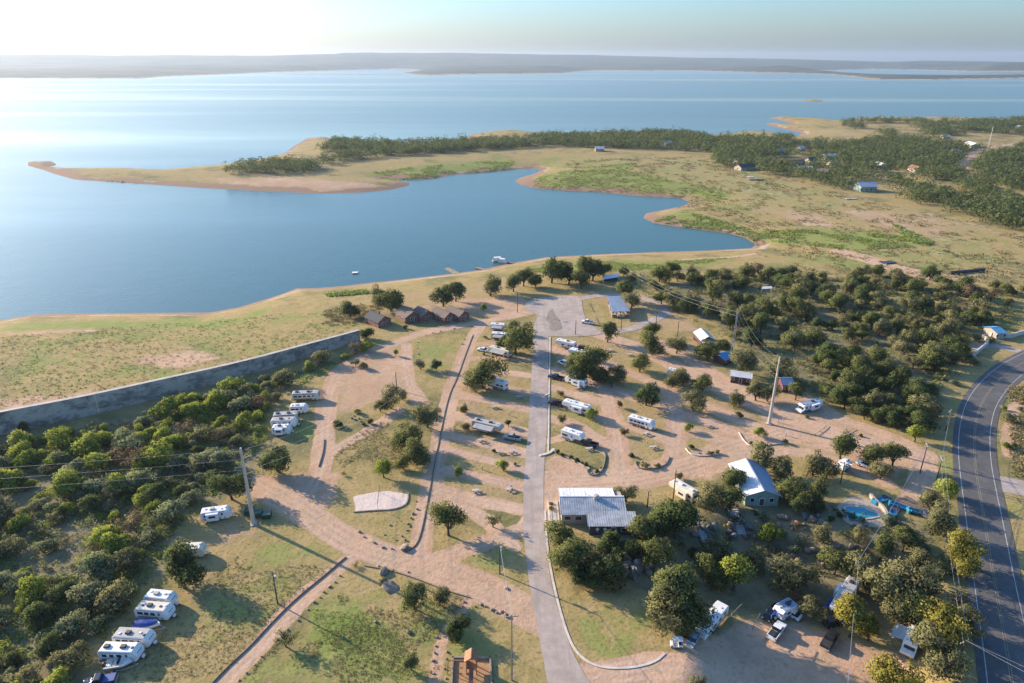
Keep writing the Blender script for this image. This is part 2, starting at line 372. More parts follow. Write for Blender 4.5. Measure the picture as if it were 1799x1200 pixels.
def np_mesh(name, V, F, m, normals=None, smooth=False):
    me = bpy.data.meshes.new(name); V = np.asarray(V, np.float32); F = np.asarray(F, np.int32); k = F.shape[1]
    me.vertices.add(len(V)); me.vertices.foreach_set('co', V.ravel())
    me.loops.add(F.size); me.loops.foreach_set('vertex_index', F.ravel())
    me.polygons.add(len(F)); me.polygons.foreach_set('loop_start', np.arange(0, F.size, k, dtype=np.int32)); me.polygons.foreach_set('loop_total', np.full(len(F), k, np.int32))
    me.update(calc_edges=True); me.validate()
    if m: me.materials.append(m)
    if smooth or normals is not None: me.polygons.foreach_set('use_smooth', [True] * len(F))
    if normals is not None: me.normals_split_custom_set_from_vertices([tuple(x) for x in normals])
    return me

# ------------------------------------------------------------------ ground masks, laid out on the ground
# dirt: (points, width m, soft m)
DIRT_LINES = [
 ('loop', [(955, 1090), (880, 1048), (800, 1012), (740, 990), (660, 970), (600, 945), (560, 915), (520, 890), (480, 868), (445, 850)], 8),
 ('loop', [(520, 890), (555, 850), (568, 800), (572, 740), (576, 690), (598, 648), (640, 622), (700, 600), (740, 583), (800, 572), (850, 563), (925, 548)], 6),
 ('loop', [(735, 985), (743, 930), (757, 860), (772, 780), (792, 690), (817, 620), (832, 585), (850, 566)], 5.5),
 ('loop', [(715, 605), (712, 640), (720, 680), (738, 708)], 5),
 ('loop', [(570, 800), (625, 770), (665, 745), (700, 720)], 4),
 ('lane', [(612, 983), (580, 1010), (520, 1062), (470, 1120), (430, 1162), (385, 1208), (330, 1280)], 4.4),
 ('path', [(828, 1050), (800, 1085), (776, 1130), (766, 1165), (764, 1230)], 2.2),
 ('loop', [(740, 990), (800, 972), (860, 950), (925, 928)], 5),
 ('yard', [(930, 720), (870, 706), (800, 692)], 4.5), ('yard', [(928, 760), (870, 745), (795, 728)], 4.5), ('yard', [(925, 797), (870, 783), (790, 765)], 4.5),
 ('yard', [(922, 826), (870, 812), (785, 790)], 4), ('yard', [(917, 856), (860, 842), (780, 825)], 4.5), ('yard', [(917, 895), (850, 882), (770, 862)], 5),
 ('yard', [(930, 660), (880, 652), (805, 655)], 4), ('yard', [(930, 690), (880, 680), (800, 672)], 4), ('yard', [(935, 632), (880, 628), (820, 630)], 3.5), ('yard', [(935, 600), (880, 600), (830, 605)], 3.5),
 ('yard', [(930, 930), (960, 880), (962, 840)], 7), ('yard', [(905, 960), (840, 900), (800, 890)], 4),
 ('yard', [(967, 612), (1040, 630), (1120, 660), (1180, 690), (1260, 720), (1330, 752)], 6), ('yard', [(967, 650), (1040, 672), (1110, 695), (1200, 725), (1290, 760)], 6),
 ('yard', [(966, 680), (1020, 695), (1075, 712)], 4.5), ('yard', [(966, 708), (1010, 716), (1085, 745)], 4.5), ('yard', [(966, 735), (1010, 745), (1085, 790)], 4.5), ('yard', [(966, 775), (1000, 765), (1080, 800)], 3),
 ('yard', [(1060, 660), (1075, 720), (1085, 770), (1090, 830)], 6), ('yard', [(1085, 745), (1150, 762), (1180, 780)], 4.5), ('yard', [(1180, 690), (1190, 750), (1185, 800), (1170, 830)], 6),
 ('yard', [(1185, 750), (1260, 770), (1330, 790)], 5), ('yard', [(1150, 600), (1200, 625), (1260, 660), (1330, 700)], 6), ('yard', [(1060, 590), (1120, 610), (1200, 650), (1280, 690), (1400, 740), (1500, 770), (1620, 800)], 8),
 ('yard', [(970, 850), (1050, 845), (1130, 838), (1220, 815), (1300, 785), (1380, 760)], 11), ('yard', [(1400, 690), (1470, 735), (1560, 765), (1625, 800), (1620, 850), (1600, 880)], 6),
 ('yard', [(1290, 800), (1400, 790), (1470, 810), (1560, 850)], 5), ('lot', [(1030, 1200), (1110, 1185), (1190, 1180), (1300, 1195), (1420, 1215)], 9),
 ('farlane', [(1799, 400), (1720, 372), (1640, 345), (1570, 322), (1540, 305)], 12), ('farlane', [(1799, 250), (1720, 262), (1690, 285), (1700, 315), (1740, 340), (1799, 360)], 9),
 ('shorepath', [(1328, 437), (1280, 446), (1200, 450)], 4), ('shorepath', [(1480, 440), (1530, 455), (1580, 470), (1640, 490), (1680, 495)], 14),
 ('farlane', [(1799, 700), (1780, 720), (1770, 760), (1775, 800)], 3),
]
DIRT_AREAS = [
 ('shorepath', [(110, 303), (300, 311), (460, 326), (640, 333), (700, 324), (690, 330), (560, 338), (300, 325), (130, 314)], 0.52), ('shorepath', [(90, 590), (200, 600), (330, 600), (350, 612), (200, 612)], 0.5),
 ('shorepath', [(330, 306), (520, 308), (690, 318), (640, 335), (450, 331)], 0.58), ('shorepath', [(1320, 360), (1450, 375), (1500, 398), (1400, 395)], 0.5), ('shorepath', [(1450, 365), (1600, 370), (1700, 400), (1640, 420), (1540, 400)], 0.5),
 ('yard', [(575, 690), (585, 640), (640, 620), (700, 605), (715, 640), (718, 690), (690, 700), (640, 720), (590, 730)], 0.62),
 ('loop', [(440, 835), (520, 830), (600, 830), (590, 870), (560, 900), (480, 900), (445, 870)], 0.85),
 ('yard', [(965, 800), (985, 800), (1050, 838), (1180, 822), (1290, 792), (1310, 800), (1260, 850), (1190, 845), (1120, 855), (1080, 860), (965, 858)], 0.9),
 ('yard', [(965, 600), (1080, 590), (1230, 600), (1330, 690), (1350, 760), (1290, 790), (1090, 820), (1060, 740), (965, 690)], 0.43),
 ('yard', [(795, 660), (928, 640), (925, 900), (780, 900)], 0.42),
 ('lot', [(1045, 1195), (1175, 1172), (1200, 1120), (1225, 1115), (1290, 1060), (1400, 1070), (1480, 1090), (1570, 1110), (1625, 1150), (1660, 1260), (1030, 1260)], 0.8),
 ('yard', [(1320, 690), (1400, 690), (1500, 750), (1620, 790), (1620, 830), (1560, 840), (1440, 800), (1340, 770)], 0.6),
 ('beach', [(560, 530), (640, 515), (780, 495), (870, 478), (960, 475), (940, 500), (860, 520), (900, 545), (800, 570), (700, 560), (640, 540)], 0.45),
 ('yard', [(780, 520), (930, 515), (940, 550), (880, 560), (800, 545)], 0.6), ('yard', [(1020, 505), (1160, 515), (1240, 580), (1180, 590), (1110, 575), (1030, 520)], 0.5),
 ('yard', [(840, 560), (935, 560), (935, 600), (830, 600)], 0.4), ('shorepath', [(0, 700), (110, 690), (200, 670), (150, 700), (0, 725)], 0.8),
 ('shorepath', [(0, 575), (150, 568), (200, 572), (60, 582), (0, 585)], 0.8), ('shorepath', [(200, 620), (330, 610), (400, 625), (320, 645), (240, 640)], 0.62),
 ('yard', [(350, 900), (440, 870), (480, 930), (440, 960), (400, 1010), (340, 1060), (300, 1110), (260, 1200), (190, 1200), (240, 1130), (290, 1080)], 0.42),
]
GREEN = [
 [(640, 300), (760, 288), (900, 278), (905, 290), (770, 303), (690, 308)], [(950, 302), (1080, 288), (1120, 285), (1110, 300), (1270, 330), (1300, 345), (1230, 352), (1120, 338), (1010, 326), (930, 318)],
 [(1150, 375), (1200, 365), (1330, 395), (1500, 405), (1600, 415), (1650, 432), (1500, 437), (1380, 420), (1290, 402), (1180, 390)],
 [(1570, 395), (1600, 410), (1640, 430), (1610, 428)], [(1300, 290), (1380, 320), (1480, 345), (1440, 350), (1330, 325), (1280, 300)],
 [(0, 561), (130, 549), (370, 547), (450, 537), (490, 526), (450, 550), (380, 568), (200, 570), (0, 580)], [(900, 470), (1010, 452), (1180, 452), (1300, 445), (1250, 462), (1150, 470), (1000, 475)],
 [(1400, 445), (1480, 440), (1560, 460), (1500, 470), (1420, 460)],
 [(570, 507), (640, 500), (645, 507), (580, 512)], [(550, 1070), (610, 1075), (700, 1120), (750, 1180), (700, 1200), (620, 1160), (550, 1105)], [(440, 960), (560, 930), (600, 960), (560, 985), (470, 1000)],
 [(735, 600), (815, 590), (800, 650), (735, 660)], [(1000, 1080), (1150, 1060), (1165, 1140), (1120, 1168), (1050, 1165)], [(1030, 530), (1070, 540), (1090, 560), (1060, 575), (1040, 560)],
 [(800, 850), (860, 840), (880, 860), (910, 880), (830, 870)], [(500, 700), (560, 700), (560, 760), (500, 770)],
 [(110, 306), (200, 308), (330, 318), (480, 325), (560, 330), (450, 332), (280, 322), (150, 314)], [(1120, 535), (1160, 530), (1165, 545), (1130, 545)], [(440, 745), (500, 735), (480, 775)], [(820, 970), (900, 960), (915, 1020), (850, 1025), (800, 1000)],
 [(270, 645), (400, 650), (330, 680), (190, 690)], [(0, 640), (90, 650), (60, 680), (0, 690)], [(270, 598), (370, 600), (340, 618), (280, 614)], [(480, 545), (600, 535), (580, 560), (470, 570)],
 [(1610, 790), (1680, 700), (1680, 800), (1680, 860), (1625, 860)], [(1770, 880), (1799, 900), (1799, 1050), (1780, 980)],
]
OLIVE = [[(900, 268), (1250, 275), (1500, 345), (1799, 420), (1799, 480), (1330, 470), (1400, 425), (1220, 352), (960, 322)], [(560, 300), (900, 268), (940, 280), (800, 300), (700, 310)],
 [(1075, 690), (1100, 690), (1165, 722), (1150, 728), (1085, 715)], [(1100, 756), (1172, 770), (1168, 778), (1085, 765)], [(1082, 772), (1110, 772), (1175, 805), (1165, 815), (1085, 790)], [(1195, 752), (1225, 760), (1248, 782), (1225, 782), (1195, 768)], [(1150, 640), (1200, 640), (1300, 690), (1290, 705), (1160, 660)], [(1255, 665), (1330, 680), (1310, 690), (1260, 675)], [(1300, 740), (1390, 752), (1385, 775), (1310, 765)], [(1060, 615), (1130, 640), (1120, 655), (1060, 640)], [(1110, 600), (1200, 610), (1240, 640), (1130, 625)], [(580, 650), (690, 610), (700, 660), (600, 720)],
 [(795, 640), (930, 640), (925, 900), (770, 890)], [(965, 640), (1060, 650), (1090, 800), (965, 800)], [(1080, 700), (1190, 720), (1190, 810), (1090, 815)], [(560, 940), (720, 880), (735, 980), (680, 975)], [(440, 940), (600, 985), (400, 1180), (300, 1100)], [(600, 1000), (830, 1050), (930, 1120), (930, 1200), (420, 1200)],
 [(0, 575), (480, 545), (650, 560), (640, 580), (430, 630), (200, 680), (0, 690)]]
DARK_SOIL = [  # darker soil tone under the thickets
 [(-300, 790), (60, 765), (200, 740), (330, 700), (450, 665), (600, 620), (655, 597), (640, 625), (560, 650), (500, 690), (470, 730), (450, 820), (380, 885), (330, 910), (300, 1000), (235, 1050), (150, 1170), (120, 1300), (-400, 1300)],
 [(990, 960), (1180, 905), (1260, 880), (1400, 870), (1560, 890), (1640, 930), (1690, 1200), (1600, 1110), (1480, 1085), (1290, 1050), (1190, 1090), (1130, 1020), (1000, 1010)],
 [(1130, 500), (1280, 480), (1480, 520), (1680, 640), (1640, 760), (1560, 745), (1430, 690), (1320, 630), (1250, 570)]]
SANDY = [[(900, 265), (1250, 275), (1480, 340), (1600, 360), (1799, 410), (1799, 470), (1600, 460), (1450, 410), (1300, 370), (1150, 300)], [(300, 300), (520, 305), (690, 318), (600, 335), (450, 328)],
 [(1600, 470), (1700, 470), (1799, 465), (1799, 490), (1620, 500)], [(1500, 310), (1600, 310), (1799, 385), (1799, 400), (1640, 350), (1520, 330)], [(1400, 225), (1480, 225), (1560, 240), (1470, 240)], [(480, 330), (690, 322), (640, 336)],
 [(540, 245), (575, 243), (560, 262), (520, 265)]]
COURT = [[(621, 872), (640, 868), (680, 862), (717, 868), (714, 888), (690, 895), (625, 899)]]

def smooth_np(pts):
    for _ in range(2):
        q = [pts[0]]
        for a, b in zip(pts[:-1], pts[1:]): q += [(a[0] * .75 + b[0] * .25, a[1] * .75 + b[1] * .25), (a[0] * .25 + b[0] * .75, a[1] * .25 + b[1] * .75)]
        pts = q + [pts[-1]]
    return pts
def masks(P, s):
    n = len(P); x, y = P[:, 0], P[:, 1]; r = np.hypot(x, y)
    out = {k: np.zeros(n) for k in ('dirt', 'green', 'sand', 'dark_soil', 'court', 'wood', 'wet', 'rut')}
    tagid = np.zeros(n, int); names = ['ground']
    px, py, pd = project(x, y, np.full(n, HL)); vis = (pd > 1) & (px > -700) & (px < 2500) & (py < 1700)
    I = np.where(vis & (r < 2500))[0]; Q = P[I]
    wob = (fbm(Q[:, 0] / 9, Q[:, 1] / 9, 1, 3) - 0.5)
    def band(poly, val, soft, wamp=6.0):
        d = sdist(Q, Gs(poly)) + wob * wamp
        return val * sstep(-soft, soft, d)
    rq = r[I]; k = np.clip(rq / 200, 1, 6)
    for g, pts, w in DIRT_LINES:
        d0 = seg_dist(Q, smooth_np(Gs(pts)), False); d = d0 + wob * 1.6 * np.minimum(k, 2)
        if w >= 4:
            for c_ in ((0.85,) if w < 7 else (0.9, 2.9)): out['rut'][I] = np.maximum(out['rut'][I], np.exp(-((d0 + 0.25 * wob - c_) / 0.42) ** 2) * (0.55 + 0.9 * wob))
        v = 1 - sstep(w * 0.5 - 0.9 * k, w * 0.5 + 1.1 * k, d)
        up = v > out['dirt'][I]; out['dirt'][I] = np.maximum(out['dirt'][I], v)
        if g not in names: names.append(g)
        tagid[I[up & (v > 0.5)]] = names.index(g)
    for g, poly, val in DIRT_AREAS:
        v = band(poly, val, 4 * k); up = v > out['dirt'][I]; out['dirt'][I] = np.maximum(out['dirt'][I], v)
        if g not in names: names.append(g)
        tagid[I[up & (v > 0.5)]] = names.index(g)
    for poly in GREEN: out['green'][I] = np.maximum(out['green'][I], band(poly, 0.98 if poly in (GREEN[0], GREEN[1], GREEN[2], GREEN[3], GREEN[5], GREEN[6], GREEN[9], GREEN[16]) else 0.56, 5 * k, 14))
    for poly in OLIVE: out['green'][I] = np.maximum(out['green'][I], band(poly, 0.47, 8 * k, 12))
    for poly in DARK_SOIL: out['dark_soil'][I] = np.maximum(out['dark_soil'][I], band(poly, 0.75, 4 * k))
    for poly in SANDY: out['sand'][I] = np.maximum(out['sand'][I], band(poly, 0.47, 10 * k, 30))
    for poly in COURT: out['court'][I] = np.maximum(out['court'][I], band(poly, 1.0, 0.5, 1.0))
    out['dirt'][I] *= 1 - 0.6 * out['court'][I]
    out['green'] *= 1 - 0.9 * out['dirt']; out['sand'] *= 1 - 0.6 * out['green']
    for poly in FAR_WOODS: out['wood'][I] = np.maximum(out['wood'][I], band(poly, 0.42, 12, 10))
    farland = (r > 4000) & (s > 0)
    out['wood'][farland] = 0.55 + 0.45 * sstep(20, 260, s[farland]); out['sand'][farland] = 0.9 * (1 - sstep(60, 200, s[farland]))
    wl = np.where(r > 500, 9, 3.2) * (1 + 2.2 * (fbm(x / 24, y / 24, 8, 3) - 0.5)).clip(0.25, 3)
    out['wet'] = (1 - sstep(0.6, 1.0, s / np.maximum(wl, 0.1) * 0.6)) * (r < 3000)
    edge = (s > 0) & (r < 2500); out['sand'][edge] = np.maximum(out['sand'][edge], 0.8 * (0.45 + fbm(x[edge] / 40, y[edge] / 40, 12, 3)) * (1 - sstep(2, 10 + r[edge] / 100, s[edge])))
    return out, tagid, names
FAR_WOODS = [
 [(390, 299), (450, 286), (540, 274), (572, 260), (590, 248), (700, 255), (900, 247), (960, 240), (1200, 236), (1260, 247), (1250, 268), (1100, 262), (950, 258), (800, 268), (650, 279), (570, 290), (545, 303), (470, 306), (400, 304)],
 [(1250, 264), (1260, 246), (1340, 242), (1480, 246), (1560, 239), (1480, 222), (1480, 215), (1600, 213), (1799, 212), (1900, 216), (1900, 300), (1799, 262), (1700, 268), (1675, 295), (1690, 325), (1799, 362), (1830, 380), (1799, 392), (1700, 368), (1600, 345), (1590, 335), (1660, 338), (1600, 305), (1560, 300), (1545, 312), (1520, 338), (1480, 335), (1400, 315), (1330, 305), (1260, 293)],
 [(1712, 285), (1760, 272), (1850, 270), (1850, 340), (1780, 335), (1720, 312)]]

# ------------------------------------------------------------------ terrain sheet (polar, finer where it is near)
def build_terrain():
    rr = [0.0, 12.0, 22.0]; r = 30.0
    while r < 17000:
        rr.append(r); r += max(0.75, r * r / 82000.0) if r < 3000 else max(110, r * 0.022)
    rr = np.array(rr)
    th = np.concatenate([np.linspace(-180, -60, 25)[:-1], np.linspace(-60, -44, 33)[:-1], np.linspace(-44, 44, 470)[:-1], np.linspace(44, 60, 33)[:-1], np.linspace(60, 180, 25)]) * math.pi / 180
    A, B = np.meshgrid(rr, th, indexing='ij'); X = A * np.sin(B); Y = A * np.cos(B); P = np.stack([X.ravel(), Y.ravel()], 1)
    s = water_sd(P); z = height_from(P, s); mk, tid, names = masks(P, s)
    V = np.column_stack([P, z]); nr, nt_ = A.shape
    i = np.arange(nr - 1)[:, None] * nt_ + np.arange(nt_ - 1)[None, :]; i = i.ravel()
    F = np.stack([i, i + nt_, i + nt_ + 1, i + 1], 1)
    ft = np.max(tid[F], 1); cnt = (tid[F] > 0).sum(1); ft = np.where(cnt >= 2, ft, 0)
    rf = np.hypot(*P[F].mean(1).T); sf = s[F].mean(1)
    nice = {'ground': 'ground', 'loop': 'dirt_road', 'lane': 'gravel_lane', 'path': 'footpath', 'yard': 'campsite_dirt_road', 'lot': 'dirt_parking_lot', 'farlane': 'dirt_track', 'shorepath': 'sandy_track', 'beach': 'beach'}
    kinds = [nice[n] for n in names] + ['hills', 'far_shore', 'lake_bed']
    H, S_, L = len(names), len(names) + 1, len(names) + 2
    ft = np.where(rf > 4200, np.where(z[F].mean(1) > 30, H, S_), ft)
    ft = np.where(sf < -6, L, ft)
    for k, nm in enumerate(kinds):
        f = F[ft == k]
        if not len(f): continue
        u, inv = np.unique(f, return_inverse=True)
        me = np_mesh(nm, V[u], inv.reshape(-1, 4), M_GROUND, smooth=True)
        for a, vals in mk.items():
            at = me.attributes.new(a, 'FLOAT', 'POINT'); at.data.foreach_set('value', vals[u].astype(np.float32))
        tag(put(nm, me), kind='structure')
build_terrain()
# ------------------------------------------------------------------ lake
mb = MB(); K = 17500
mb.add([(-K, 60, 0), (K, 60, 0), (K, 17300, 0), (-K, 17300, 0)], [(0, 1, 2, 3)])
tag(mb.build('lake_water', M_WATER), kind='structure')
# ------------------------------------------------------------------ haze
mz, tz, bz = ntree('haze_air'); tz.nodes.remove(bz)
pv = tz.nodes.new('ShaderNodeVolumePrincipled'); pv.inputs['Color'].default_value = (0.70, 0.83, 1.0, 1); pv.inputs['Density'].default_value = 0.000048; pv.inputs['Anisotropy'].default_value = 0.35
tz.links.new(pv.outputs[0], tz.nodes['Material Output'].inputs['Volume'])
tag(MB().box((0, 3000, 130), (36000, 30500, 290)).build('haze', mz), kind='stuff')
#@@PART2
# ------------------------------------------------------------------ paved roads
def smooth_line(pts, it=2):
    pts = [Vector((p[0], p[1])) for p in pts]
    for _ in range(it):
        q = [pts[0]]
        for a, b in zip(pts[:-1], pts[1:]): q += [a * .75 + b * .25, a * .25 + b * .75]
        pts = q + [pts[-1]]
    return pts
def normals2(pts):
    out = []
    for i in range(len(pts)):
        d = (pts[min(i + 1, len(pts) - 1)] - pts[max(i - 1, 0)]).normalized(); out.append(Vector((d.y, -d.x)))
    return out
def zs(pts): return height(np.array([(p.x, p.y) for p in pts]))
def ribbon(name, L, Rr, dz, m, parent=None):
    """a sheet between two edge lines that follows the ground"""
    n = 5; rows = []
    for a, b in zip(L, Rr): rows += [a.lerp(b, i / n) for i in range(n + 1)]
    z = zs(rows) + dz
    V = [(p.x, p.y, zz) for p, zz in zip(rows, z)]; k = n + 1
    F = [(i * k + j, i * k + j + 1, (i + 1) * k + j + 1, (i + 1) * k + j) for i in range(len(L) - 1) for j in range(n)]
    mb = MB(); mb.v = V; mb.f = F
    o = mb.build(name, m, parent)
    if o.data.polygons[0].normal.z < 0: o.data.flip_normals()
    return o
def strip(name, pts, w0, w1, dz, m, parent=None):
    ns = normals2(pts)
    return ribbon(name, [p + n * w0 for p, n in zip(pts, ns)], [p + n * w1 for p, n in zip(pts, ns)], dz, m, parent)
def wall_line(name, pts, h, w, m, parent=None, h1=None, sink=0.2):
    """a low kerb or a wall along a line on the ground"""
    ns = normals2(pts); z = zs(pts); mb = MB(); n = len(pts)
    for i, (p, k) in enumerate(zip(pts, ns)):
        hh = h if h1 is None else h + (h1 - h) * i / (n - 1)
        a, b = p + k * w / 2, p - k * w / 2
        mb.v += [(a.x, a.y, z[i] - sink), (b.x, b.y, z[i] - sink), (b.x, b.y, z[i] + hh), (a.x, a.y, z[i] + hh)]
    for i in range(n - 1):
        o = i * 4
        for j in range(4): mb.f.append((o + j, o + (j + 1) % 4, o + 4 + (j + 1) % 4, o + 4 + j))
    mb.f += [(0, 1, 2, 3), (4 * n - 1, 4 * n - 2, 4 * n - 3, 4 * n - 4)]
    return mb.build(name, m, parent)
mainL = Gs([(938, 578), (937, 600), (934, 650), (931, 700), (928, 760), (923, 800), (920, 850), (919, 900), (921, 950), (926, 1000), (934, 1050), (943, 1100), (953, 1150), (962, 1200), (985, 1320)])
mainR = Gs([(964, 578), (964, 600), (963, 650), (962, 700), (961, 760), (957, 800), (955, 850), (955, 900), (958, 950), (964, 1000), (974, 1050), (989, 1100), (1007, 1150), (1036, 1200), (1110, 1320)])
o = ribbon('paved_road', smooth_line(mainL, 3), smooth_line(mainR, 3), 0.05, M_ROAD); tag(o, kind='structure')
plaza = [(936, 590), (938, 570), (946, 552), (926, 545), (921, 532), (936, 522), (1000, 517), (1022, 519), (1024, 545), (1032, 566), (1050, 578), (1062, 588), (1000, 592), (966, 590)]
def polygon_sheet(name, pts, dz, m, kind='structure', parent=None):
    mb = MB(); pts = [Vector((p[0], p[1], 0)) for p in pts]
    bm = bmesh.new(); vs = [bm.verts.new((p.x, p.y, 0)) for p in pts]; bm.faces.new(vs); bmesh.ops.triangulate(bm, faces=bm.faces)
    bmesh.ops.subdivide_edges(bm, edges=bm.edges, cuts=3, use_grid_fill=True)
    z = height(np.array([(v.co.x, v.co.y) for v in bm.verts]))
    for v, zz in zip(bm.verts, z): v.co.z = zz + dz
    bmesh.ops.recalc_face_normals(bm, faces=bm.faces)
    me = bpy.data.meshes.new(name); bm.to_mesh(me); bm.free()
    if me.polygons[0].normal.z < 0: me.flip_normals()
    me.materials.append(m); o = put(name, me, parent)
    if kind: o['kind'] = kind
    return o
polygon_sheet('paved_turnaround', smooth_line([*Gs(plaza), Gs(plaza)[0]], 2)[:-1], 0.10, M_ROAD)
polygon_sheet('worn_patch', Gs([(964, 546), (971, 542), (974, 550), (984, 562), (988, 577), (975, 581), (964, 577), (966, 568), (959, 562)]), .13, mat('worn_soil', (0.30, 0.235, 0.19), .95, var=.4, scale=.9))
ln = smooth_line(Gs([(1015, 524), (1060, 516), (1110, 520), (1150, 528), (1172, 538), (1168, 552), (1140, 566), (1105, 580), (1055, 582)]))
tag(strip('paved_road', ln, -2.4, 2.4, 0.07, M_ROAD), kind='structure')
hwc = smooth_line(Gs([(2050, 560), (1900, 592), (1799, 634), (1757, 664), (1724, 705), (1712, 750), (1711, 800), (1718, 850), (1727, 900), (1735, 950), (1743, 1000), (1752, 1050), (1761, 1100), (1770, 1150), (1778, 1200), (1800, 1340)]), 3)
tag(strip('highway', hwc, -5.4, 5.4, 0.06, M_HWY), kind='structure')
for off, w, m, nm in ((-3.9, .09, M_LINE, 'white_edge_line'), (3.9, .09, M_LINE, 'white_edge_line'), (-.2, .07, M_YEL, 'yellow_centre_line'), (.2, .07, M_YEL, 'yellow_centre_line')):
    tag(strip(nm, hwc, off - w, off + w, 0.075, m), kind='structure')
tag(strip('paved_road', smooth_line(Gs([(1742, 848), (1765, 851), (1799, 858), (1900, 880), (2100, 930)])), -4.2, 4.2, 0.05, M_ROAD), kind='structure')
tag(strip('paved_road', smooth_line(Gs([(1700, 612), (1740, 605), (1770, 612), (1800, 620)])), -2.5, 2.5, 0.04, M_ROAD), kind='structure')
# white kerbs beside the main road
kg = 'kerb edges beside the paved road'
for pts, h, w, lab in (([(966.5, 592), (965.5, 650), (964.5, 700), (963.5, 770), (963, 797)], .18, .48, 'long white kerb on the right side of the paved road'),
    ([(957.5, 898), (960, 950), (967, 1000), (978, 1050), (986, 1080), (995, 1110), (1008, 1140), (1030, 1163), (1060, 1174), (1110, 1174), (1150, 1164), (1168, 1148)], .12, .48, 'cream kerb curving round the big lower grass island'),
    ([(948, 801), (966, 797), (973, 789)], .3, .8, 'short white kerb end where the dirt entrance opens'),
    ([(956, 696), (965, 692)], .3, .8, 'tiny white kerb stub across the road edge beside the trailers')):
    tag(wall_line('concrete_kerb', smooth_line(Gs(pts)), h, w, M_KERB), lab, 'kerb', kg)
lg = 'low stone edgings of tracks and beds'
for pts, h, w, m, lab in (([(831, 588), (818, 622), (803, 665), (788, 695), (772, 770), (757, 850), (748, 900), (738, 945), (728, 962), (712, 971)], .2, .16, M_EDGE, 'long edging wall with painted-in shade along the left vertical dirt track'),
    ([(608, 979), (570, 1012), (520, 1052), (475, 1097), (440, 1136), (400, 1172), (360, 1215)], .24, .18, M_EDGE, 'edging wall in painted shade tone along the upper side of the gravel lane'),
    ([(570, 772), (568, 795), (560, 820)], .3, .2, M_EDGE, 'short edging wall beside the track right of the stored trailers'),
    ([(972, 792), (1000, 806), (1030, 821), (1036, 824)], .3, .25, M_KERB, 'straight white edging in front of the row of hedge bushes'),
    ([(1036, 824), (1030, 830), (1035, 835), (1047, 836), (1056, 830), (1061, 818), (1064, 803), (1060, 795)], .4, .25, M_STONE, 'hooked stone edging at the end of the hedge bed'),
    ([(1118, 810), (1116, 818), (1124, 824), (1140, 825), (1160, 822), (1172, 815), (1176, 803)], .35, .25, M_STONE, 'curved stone edging of the bed right of the round green bush'),
    ([(1204, 788), (1212, 798), (1228, 802), (1250, 801), (1268, 798)], .3, .25, M_KERB, 'curved pale edging of the bed above the beige trailer'),
    ([(1298, 760), (1306, 774), (1318, 785), (1345, 783), (1380, 779)], .3, .25, M_KERB, 'pale edging of the bed below the tallest steel pole'),
    ([(640, 994), (690, 1003), (740, 1020), (790, 1040), (826, 1050)], .25, .25, M_STONE, 'pale stone edging along the top of the lower lawn'),
    ([(1217, 592), (1218, 598), (1228, 604), (1240, 606)], .4, .4, M_BRICK, 'small round brick edging beside the white-roofed cabin')):
    tag(wall_line('stone_edging', smooth_line(Gs(pts)), h, w, m), lab, 'edging', lg)
# ------------------------------------------------------------------ the long concrete wall
def concrete_wall():
    m, t, b = ntree('stained_concrete'); n = N(t); p = n.pos()
    mp = n.new('ShaderNodeMapping'); mp.inputs['Scale'].default_value = (0.16, 0.16, 0.30); n.link(p, mp.inputs[0])
    c = n.mix(n.ramp(n.noise(1, 7, .75, mp.outputs[0]), .42, .60), (0.46, 0.385, 0.315), (0.17, 0.15, 0.13))
    n.link(c, b.inputs['Base Color']); b.inputs['Roughness'].default_value = .95
    n.bump(n.noise(1.2, 5, .6, p), .4, .2, b.inputs['Normal'])
    line = smooth_line(Gs([(-260, 830), (-120, 795), (0, 763), (120, 737), (200, 718), (300, 692), (380, 672), (460, 650), (540, 625), (600, 607), (632, 597)]), 3)
    L = [0.0]
    for a, bb in zip(line[:-1], line[1:]): L.append(L[-1] + (bb - a).length)
    def at(s):
        s = max(0, min(L[-1], s)); i = max(k for k in range(len(L)) if L[k] <= s + 1e-6); i = min(i, len(L) - 2)
        return line[i].lerp(line[i + 1], (s - L[i]) / (L[i + 1] - L[i]))
    A = line[0]; r0 = root('concrete_wall', (A.x, A.y, HL), 0, 'long stained concrete retaining wall running along the lake field to the cottages', 'wall')
    s = 0.0; k = 0
    while s < L[-1] - 1:
        e = min(s + 11.8, L[-1]); f0 = s / L[-1]; hh = 8.2 - 3.6 * f0
        q = [at(s + (e - s) * i / 6) for i in range(7)]
        o = wall_line('wall_panel', q, hh, 1.0 + 0.05 * (k % 2), m, None, 8.2 - 3.6 * e / L[-1], 1.0)
        o.parent = r0; o.matrix_parent_inverse.translation = (-A.x, -A.y, -HL)
        s = e + .06; k += 1
    cap = strip('coping', line, -.75, .75, 0, M_CONC, None)
    me = cap.data
    Z = zs(line); per = 6
    for i in range(len(line)):
        for j in range(per): me.vertices[i * per + j].co.z = Z[i] + 8.2 - 3.6 * L[i] / L[-1] + .12
    cap.parent = r0; cap.matrix_parent_inverse.translation = (-A.x, -A.y, -HL)
concrete_wall()
